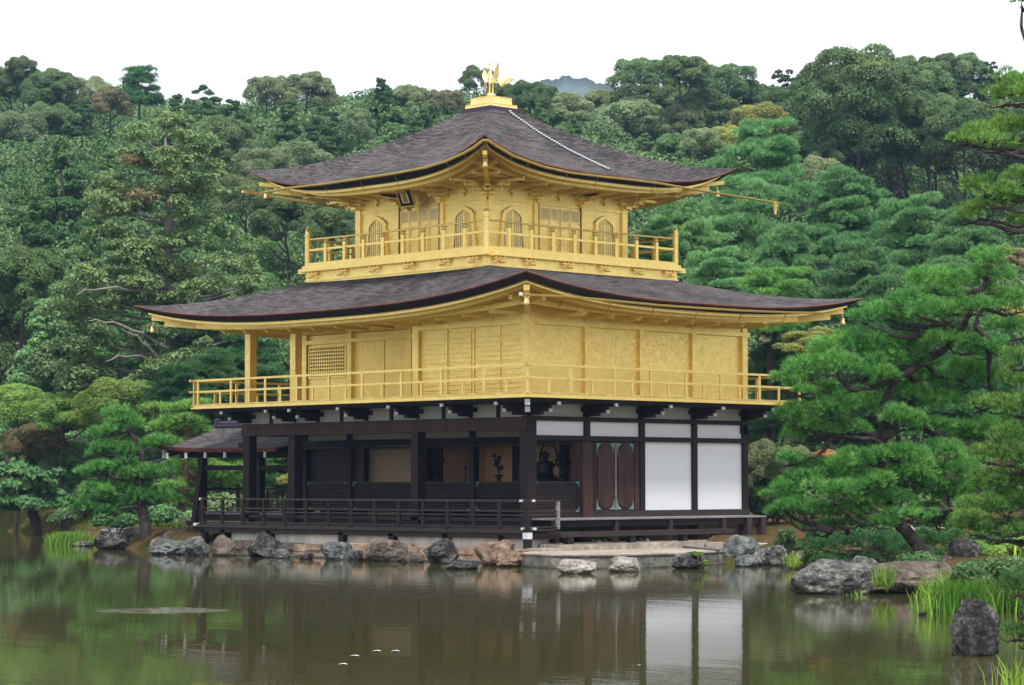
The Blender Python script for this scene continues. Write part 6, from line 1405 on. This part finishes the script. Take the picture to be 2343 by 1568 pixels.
near_pine('low spreading pine along the bank between the boulders and the near pine', 52, b5, [b5-np.array([0, 0, .3])]+TR([(2000, 1275, 0), (1985, 1262, 0)], 52), .08,
    [(1892, 1255, 40, 24, 0), (1953, 1250, 48, 24, 0), (2014, 1245, 48, 24, .1), (2062, 1265, 45, 22, -.2), (2110, 1238, 45, 24, .2), (1930, 1284, 42, 15, .2), (1990, 1280, 42, 16, .1), (1855, 1236, 24, 20, .4), (2152, 1250, 38, 22, .2), (1880, 1222, 26, 16, 1), (2185, 1235, 30, 18, .5), (2050, 1290, 34, 14, .1), (1878, 1284, 26, 10, -.4), (1925, 1297, 34, 9, -.8), (1985, 1298, 34, 9, -.8), (2090, 1262, 34, 16, .4), (2125, 1275, 30, 14, -.3), (1910, 1240, 34, 18, .8)], seed=25, dens=190, mat='ndl_blue', nl=.11, nw=.010)
D6 = 77; b6 = at(335, 1217, D6); b6[2] = .35
near_pine('first left pine with layered cloud boughs on the spit of land', D6, b6, [b6-np.array([0, 0, .3])]+TR([(330, 1190, 0), (325, 1165, 0), (322, 1110, 0), (325, 1040, 0), (305, 1000, 0), (285, 965, 0)], D6), .21,
    [(270, 954, 38, 14, 0), (295, 977, 48, 18, .3), (253, 996, 42, 15, -.2), (236, 1029, 46, 15, -.2), (303, 1032, 52, 16, .2), (358, 1021, 42, 16, .3), (210, 1044, 20, 10, 0), (253, 1076, 52, 16, -.3), (198, 1088, 32, 10, -.1), (303, 1088, 56, 18, .3), (358, 1088, 50, 16, 0), (236, 1128, 50, 20, -.4), (295, 1124, 50, 18, .4), (358, 1140, 46, 18, .1), (190, 1160, 34, 14, -.2), (232, 1174, 46, 13, -.3), (170, 1168, 12, 6, -.2), (270, 1155, 46, 16, .3)],
    seed=26, dens=105, nn=10, nl=.19, nw=.020, zscale=1.6, extra=[(TR([(322, 1110, 0), (290, 1100, 0), (255, 1095, 0)], D6), .07, .03), (TR([(325, 1047, 0), (300, 1052, 0), (262, 1045, 0)], D6), .07, .03), (TR([(325, 1165, 0), (300, 1160, -.2), (262, 1165, -.3), (245, 1150, -.3)], D6), .07, .03), (TR([(335, 1060, 0), (360, 1055, 0), (380, 1050, 0)], D6), .05, .03)])
D7 = 83; b7 = at(418, 1216, D7); b7[2] = .3
near_pine('second left pine with a straight dark trunk beside the side pavilion', D7, b7, [b7-np.array([0, 0, .3])]+TR([(418, 1180, 0), (416, 1140, 0), (424, 1090, 0), (424, 1030, 0), (432, 960, 0)], D7), .2,
    [(400, 940, 46, 10, 0), (442, 936, 42, 11, .3), (421, 977, 56, 16, 0), (378, 985, 38, 13, -.2), (455, 990, 40, 12, .4), (392, 1118, 36, 13, -.2), (404, 1156, 36, 16, 0), (440, 1060, 40, 14, .3), (470, 1095, 40, 16, .8), (510, 1082, 46, 16, 1.5), (556, 1078, 44, 15, 2), (505, 1112, 46, 15, 1.6), (440, 1135, 36, 16, .5), (395, 1070, 36, 13, .2), (395, 1025, 36, 14, .3)],
    seed=27, dens=105, nn=10, nl=.19, nw=.022, bmat='bark_red', zscale=1.6)
# leaning tree on the far left bank
b8 = at(90, 1212, 98); b8[2] = zH(b8[0], b8[1])
t = thing('leaning_tree', tuple(b8), 'tree with a dark trunk leaning left over the far left bank', 'tree', 'garden trees round the pond')
mb = MB(); limb(mb, [b8-np.array([0, 0, .4])]+TR([(80, 1185, 0), (62, 1150, 0), (38, 1100, 0), (12, 1045, 0)], 98), .27, .1, 8, .03, random.Random(4)); mb.build('trunk', M['bark'], t)
g8 = np.random.default_rng(8); out = []
for u, v, r in ((20, 1120, .9), (70, 1110, .9), (110, 1130, .7), (50, 1150, .8), (5, 1160, .8), (90, 1160, .7), (125, 1155, .5), (30, 1080, .9), (100, 1090, .7)):
    c = at(u, v, 98+g8.uniform(-1, 1))-b8; P, Dd = pad_points(g8, c, r*1.2, r, r*.6, 420); out.append(cards(g8, P, Dd, .17, 1.5, .6, .1))
V, F = join(out); link('crown', mesh_np('crown', V, F, M['lf_mid']), t)
# ------------------------------------------------------------------ shrubs
def shrub(name, label, spots, D, mat, leaf=.05, n=1500, seed=1, clip=False, group=None, tw=True):
    g = np.random.default_rng(seed); C = []; Rr = []
    for u, v, r in spots: C.append(at(u, v, D+g.uniform(-.3, .3))); Rr.append(r*D/FPX*1.35)
    C = np.array(C); Rr = np.array(Rr); z0 = max(.2, zH(C[0][0], C[0][1])); b = np.array([C[:, 0].mean(), C[:, 1].mean(), z0])
    P, N = puffs(g, C, Rr, int(n*2.2)*len(spots), .75 if not clip else .55, -.4, .35); V, F = cards(g, P, N, leaf, 1.5, .7, .05)
    t = thing(name, tuple(b), label, 'shrub', group); link('foliage', mesh_np('foliage', V-b, F, M[mat]), t)
    mb = MB()
    for c in C: mb.tube([(b[0], b[1], z0-.1), tuple((c+b)/2), tuple(c)], [.03, .02, .008], 5)
    mb.build('stem', M['bark'], t); return t
shrub('clipped_shrub', 'broad clipped dark green shrub right of the low boulders', [(2225, 1310, 34), (2270, 1305, 36), (2315, 1302, 36), (2345, 1310, 36), (2245, 1330, 30), (2300, 1330, 34), (2205, 1325, 24)], 43, 'lf_mid', .05, 1500, 1, True)
shrub('shrub', 'leafy low shrub at the foot of the leaning near pine', [(2075, 1290, 20), (2110, 1285, 22), (2135, 1292, 18), (2050, 1300, 14)], 46, 'lf_mid', .05, 900, 2)
shrub('shrub', 'yellow-green small shrub behind the clipped shrub', [(2250, 1265, 18), (2280, 1268, 18), (2235, 1250, 12), (2310, 1262, 20), (2335, 1250, 20)], 50, 'lf_bright', .06, 700, 3)
shrub('shrub', 'small dark shrub over the shore stones at the right end of the landing', [(1790, 1240, 13), (1812, 1248, 14), (1832, 1252, 13), (1800, 1225, 14)], 58, 'lf_dark', .06, 700, 4)
shrub('shrub', 'dark weeds hanging between the shore stones and the big boulder', [(1850, 1280, 12), (1875, 1290, 12), (1900, 1292, 10), (1860, 1262, 14)], 55, 'lf_con', .06, 600, 5)
shrub('shrub', 'round bush on the far bank behind the left irises', [(150, 1180, 18), (172, 1178, 18), (130, 1190, 14)], 92, 'lf_dark', .1, 700, 6)
shrub('shrub', 'dark bushes behind the second left pine', [(370, 1180, 26), (400, 1190, 22), (350, 1195, 18), (450, 1190, 24)], 82, 'lf_mid', .1, 800, 7)
shrub('shrub', 'low green bush behind the first left pine', [(290, 1195, 18), (270, 1200, 14), (235, 1195, 18)], 80, 'lf_mid', .1, 700, 8)
for k, (u, v, D) in enumerate(((1740, 1160, 74), (1770, 1120, 76), (1765, 1165, 72))): shrub('shrub', ('dense grey-green hedge behind the side veranda end', 'grey-green bush above the hedge right of the white walls', 'dark bush behind the last deck post')[k], [(u, v, 30), (u+30, v+8, 26), (u-10, v-20, 26)], D, 'lf_dark', .08, 1300, 30+k)
for k, (u, v, D, w) in enumerate(((1860, 1160, 58, 50), (2010, 1215, 60, 60), (2150, 1190, 64, 60), (2280, 1230, 56, 60))): shrub('shrub', ('shaded shrub behind the lowest left boughs of the near pine', 'shaded shrub behind the trunk of the near pine', 'shaded shrub by the white path on the right', 'shaded shrub at the right edge above the clipped one')[k], [(u, v, w*.5), (u+w*.5, v+4, w*.4), (u-w*.5, v+6, w*.4)], D, 'lf_con', .07, 1500, 40+k)
shrub('moss_clump', 'bright moss on the dark flat-topped rock in the pond', [P6(1310, 1075)+(6,), P6(1345, 1080)+(6,), P6(1385, 1140)+(8,)], 58, 'moss', .03, 300, 9)
# ------------------------------------------------------------------ irises
def blades(name, label, spots, n, ln, wd, seed, mat='blade', lean=.28, kind='stuff', cat='irises'):
    g = np.random.default_rng(seed); V = []; F = []; o = 0; S = np.array(spots, float)
    k = g.integers(0, len(S)-1, n) if len(S) > 1 else np.zeros(n, int)
    for i in range(n):
        j = k[i]; f = g.random(); a = S[j]; b = S[min(j+1, len(S)-1)]; p = a[:2]+(b[:2]-a[:2])*f; sp = a[2]; q = p+g.normal(size=2)*sp*.5
        z = max(WZ, zH(q[0], q[1])) if i % 8 == 0 else WZ
        L = ln*g.uniform(.6, 1.15); dr = g.normal(size=2)*lean*L; wa = g.uniform(0, 6.28); w = np.array([math.cos(wa), math.sin(wa), 0])*wd*.5
        p0 = np.array([q[0], q[1], z]); p1 = p0+np.array([dr[0]*.3, dr[1]*.3, L*.55]); p2 = p0+np.array([dr[0], dr[1], L*g.uniform(.85, 1.0)])
        V += [p0-w, p0+w, p1+w*.8, p1-w*.8, p2+w*.1, p2-w*.1]; F += [(o, o+1, o+2, o+3), (o+3, o+2, o+4, o+5)]; o += 6
    tag(link(name, mesh_np(name, np.array(V), np.array(F), M[mat])), label, cat, kind=kind)
a, b_, c_ = onz(2150, 1404, WZ), onz(2230, 1400, WZ), onz(2350, 1395, WZ)
blades('irises', 'dense bright green iris blades growing in the water before the broad low boulder', [(a[0], a[1], .45), (b_[0], b_[1], .8), (c_[0], c_[1], 1.0)], 1500, .52, .022, 1)
a, b_, c_ = onz(2200, 1368, WZ), onz(2270, 1364, WZ), onz(2345, 1360, WZ)
blades('irises', 'iris blades at the back of the right patch against the clipped shrub', [(a[0], a[1], .7), (b_[0], b_[1], .9), (c_[0], c_[1], .9)], 900, .52, .022, 2)
a, b_ = onz(2325, 1600, WZ), onz(2350, 1590, WZ)
blades('irises', 'few iris blades poking up in the bottom right corner', [(a[0], a[1], .25), (b_[0], b_[1], .3)], 60, .42, .016, 3)
a, b_, c_ = onz(128, 1248, WZ), onz(155, 1249, WZ), onz(180, 1248, WZ)
blades('irises', 'bright tuft of irises at the tip of the left spit', [(a[0], a[1], .35), (b_[0], b_[1], .6), (c_[0], c_[1], .45)], 1100, .46, .035, 4)
a, b_, c_ = onz(180, 1238, WZ), onz(215, 1237, WZ), onz(245, 1234, WZ)
blades('irises', 'smaller iris clump right of the bright left tuft', [(a[0], a[1], .6), (b_[0], b_[1], .6), (c_[0], c_[1], .4)], 600, .36, .035, 5)
for k, (P, zx, zy, L, lab) in enumerate(((P7, 1080, 770, .42, 'tuft of grass in the cleft between the two big boulders'), (P7, 885, 860, .12, 'small weed on the waterline of the big boulder'), (P6, 1975, 1120, .35, 'weed patch hanging on the speckled grey rock'))):
    u, v = P(zx, zy); d = (44.2, 44.3, 57.6)[k]; p = at(u, v, d); g = np.random.default_rng(k); V = []; F = []
    for i in range(160 if k != 1 else 30):
        q = p+np.array([g.normal()*.09, g.normal()*.09, -.1+g.normal()*.05]); w = np.array([rgt[0], rgt[1], 0])*.006; e = q+np.array([g.normal()*.1*L/.4, g.normal()*.1*L/.4, L*g.uniform(.5, 1)])
        V += [q-w, q+w, e]; F.append((3*i, 3*i+1, 3*i+2))
    tag(link('grass_tuft', mesh_np('grass_tuft', np.array(V), np.array(F), M['blade'])), lab, 'grass')
# low grass on the left bank
g = np.random.default_rng(99); n = 9000; V = []; F = []; o = 0
PX = np.stack([g.uniform(2, 22, n), g.uniform(18, 60, n)], 1); sdv = inside_dist(PX[:, 0], PX[:, 1]); ok = (sdv > .1) & (sdv < 5); PX = PX[ok]; zz = H(PX[:, 0], PX[:, 1])
P = np.stack([PX[:, 0], PX[:, 1], zz+.02], 1); V, F = tufts(g, P, np.tile([0, 0, 1.0], (len(P), 1)), 6, .22, .03, .5)
tag(link('bank_grass', mesh_np('bank_grass', V, F, M['moss'])), 'short mossy grass along the left bank', 'grass', kind='stuff')
# specks floating on the pond
for k, (u, v) in enumerate(((785, 1519), (812, 1500), (862, 1489), (905, 1489), (1462, 1521), (90, 1300), (600, 1320))):
    p = onz(u, v, WZ+.008); mb = MB(); s = .055 if k < 4 else .022
    mb.add([tuple(p+np.array([s*math.cos(t)*(1+.3*math.sin(3*t)), s*math.sin(t), .006*math.sin(2*t)])) for t in [6.283*i/8 for i in range(8)]], [tuple(range(8))])
    tag(mb.build('floating_leaf', M['whitecap']), ('pale leaf floating nearest the bottom of the pond picture', 'pale leaf floating just above the nearest one', 'left of two pale leaves floating side by side', 'right of two pale leaves floating side by side', 'tiny pale speck floating left of the white wall reflection', 'tiny pale speck floating near the left edge', 'tiny pale speck floating below the veranda')[k], 'leaf', 'pale leaves floating on the pond')
# ------------------------------------------------------------------ air

def haze():
    mt = bpy.data.materials.new('thin_haze_air'); mt.use_nodes = True; nt = mt.node_tree; nt.nodes.clear()
    o = nt.nodes.new('ShaderNodeOutputMaterial'); v = nt.nodes.new('ShaderNodeVolumePrincipled'); v.inputs['Color'].default_value = (.36, .60, 1.0, 1); v.inputs['Density'].default_value = HAZE_D; v.inputs['Anisotropy'].default_value = .2
    nt.links.new(v.outputs[0], o.inputs['Volume']); mb = MB(); mb.box(-60, 640, -62, 720, -1.2, 92); tag(mb.build('haze', mt), kind='stuff')
HAZE_D = .00022
if USE_HAZE: haze()
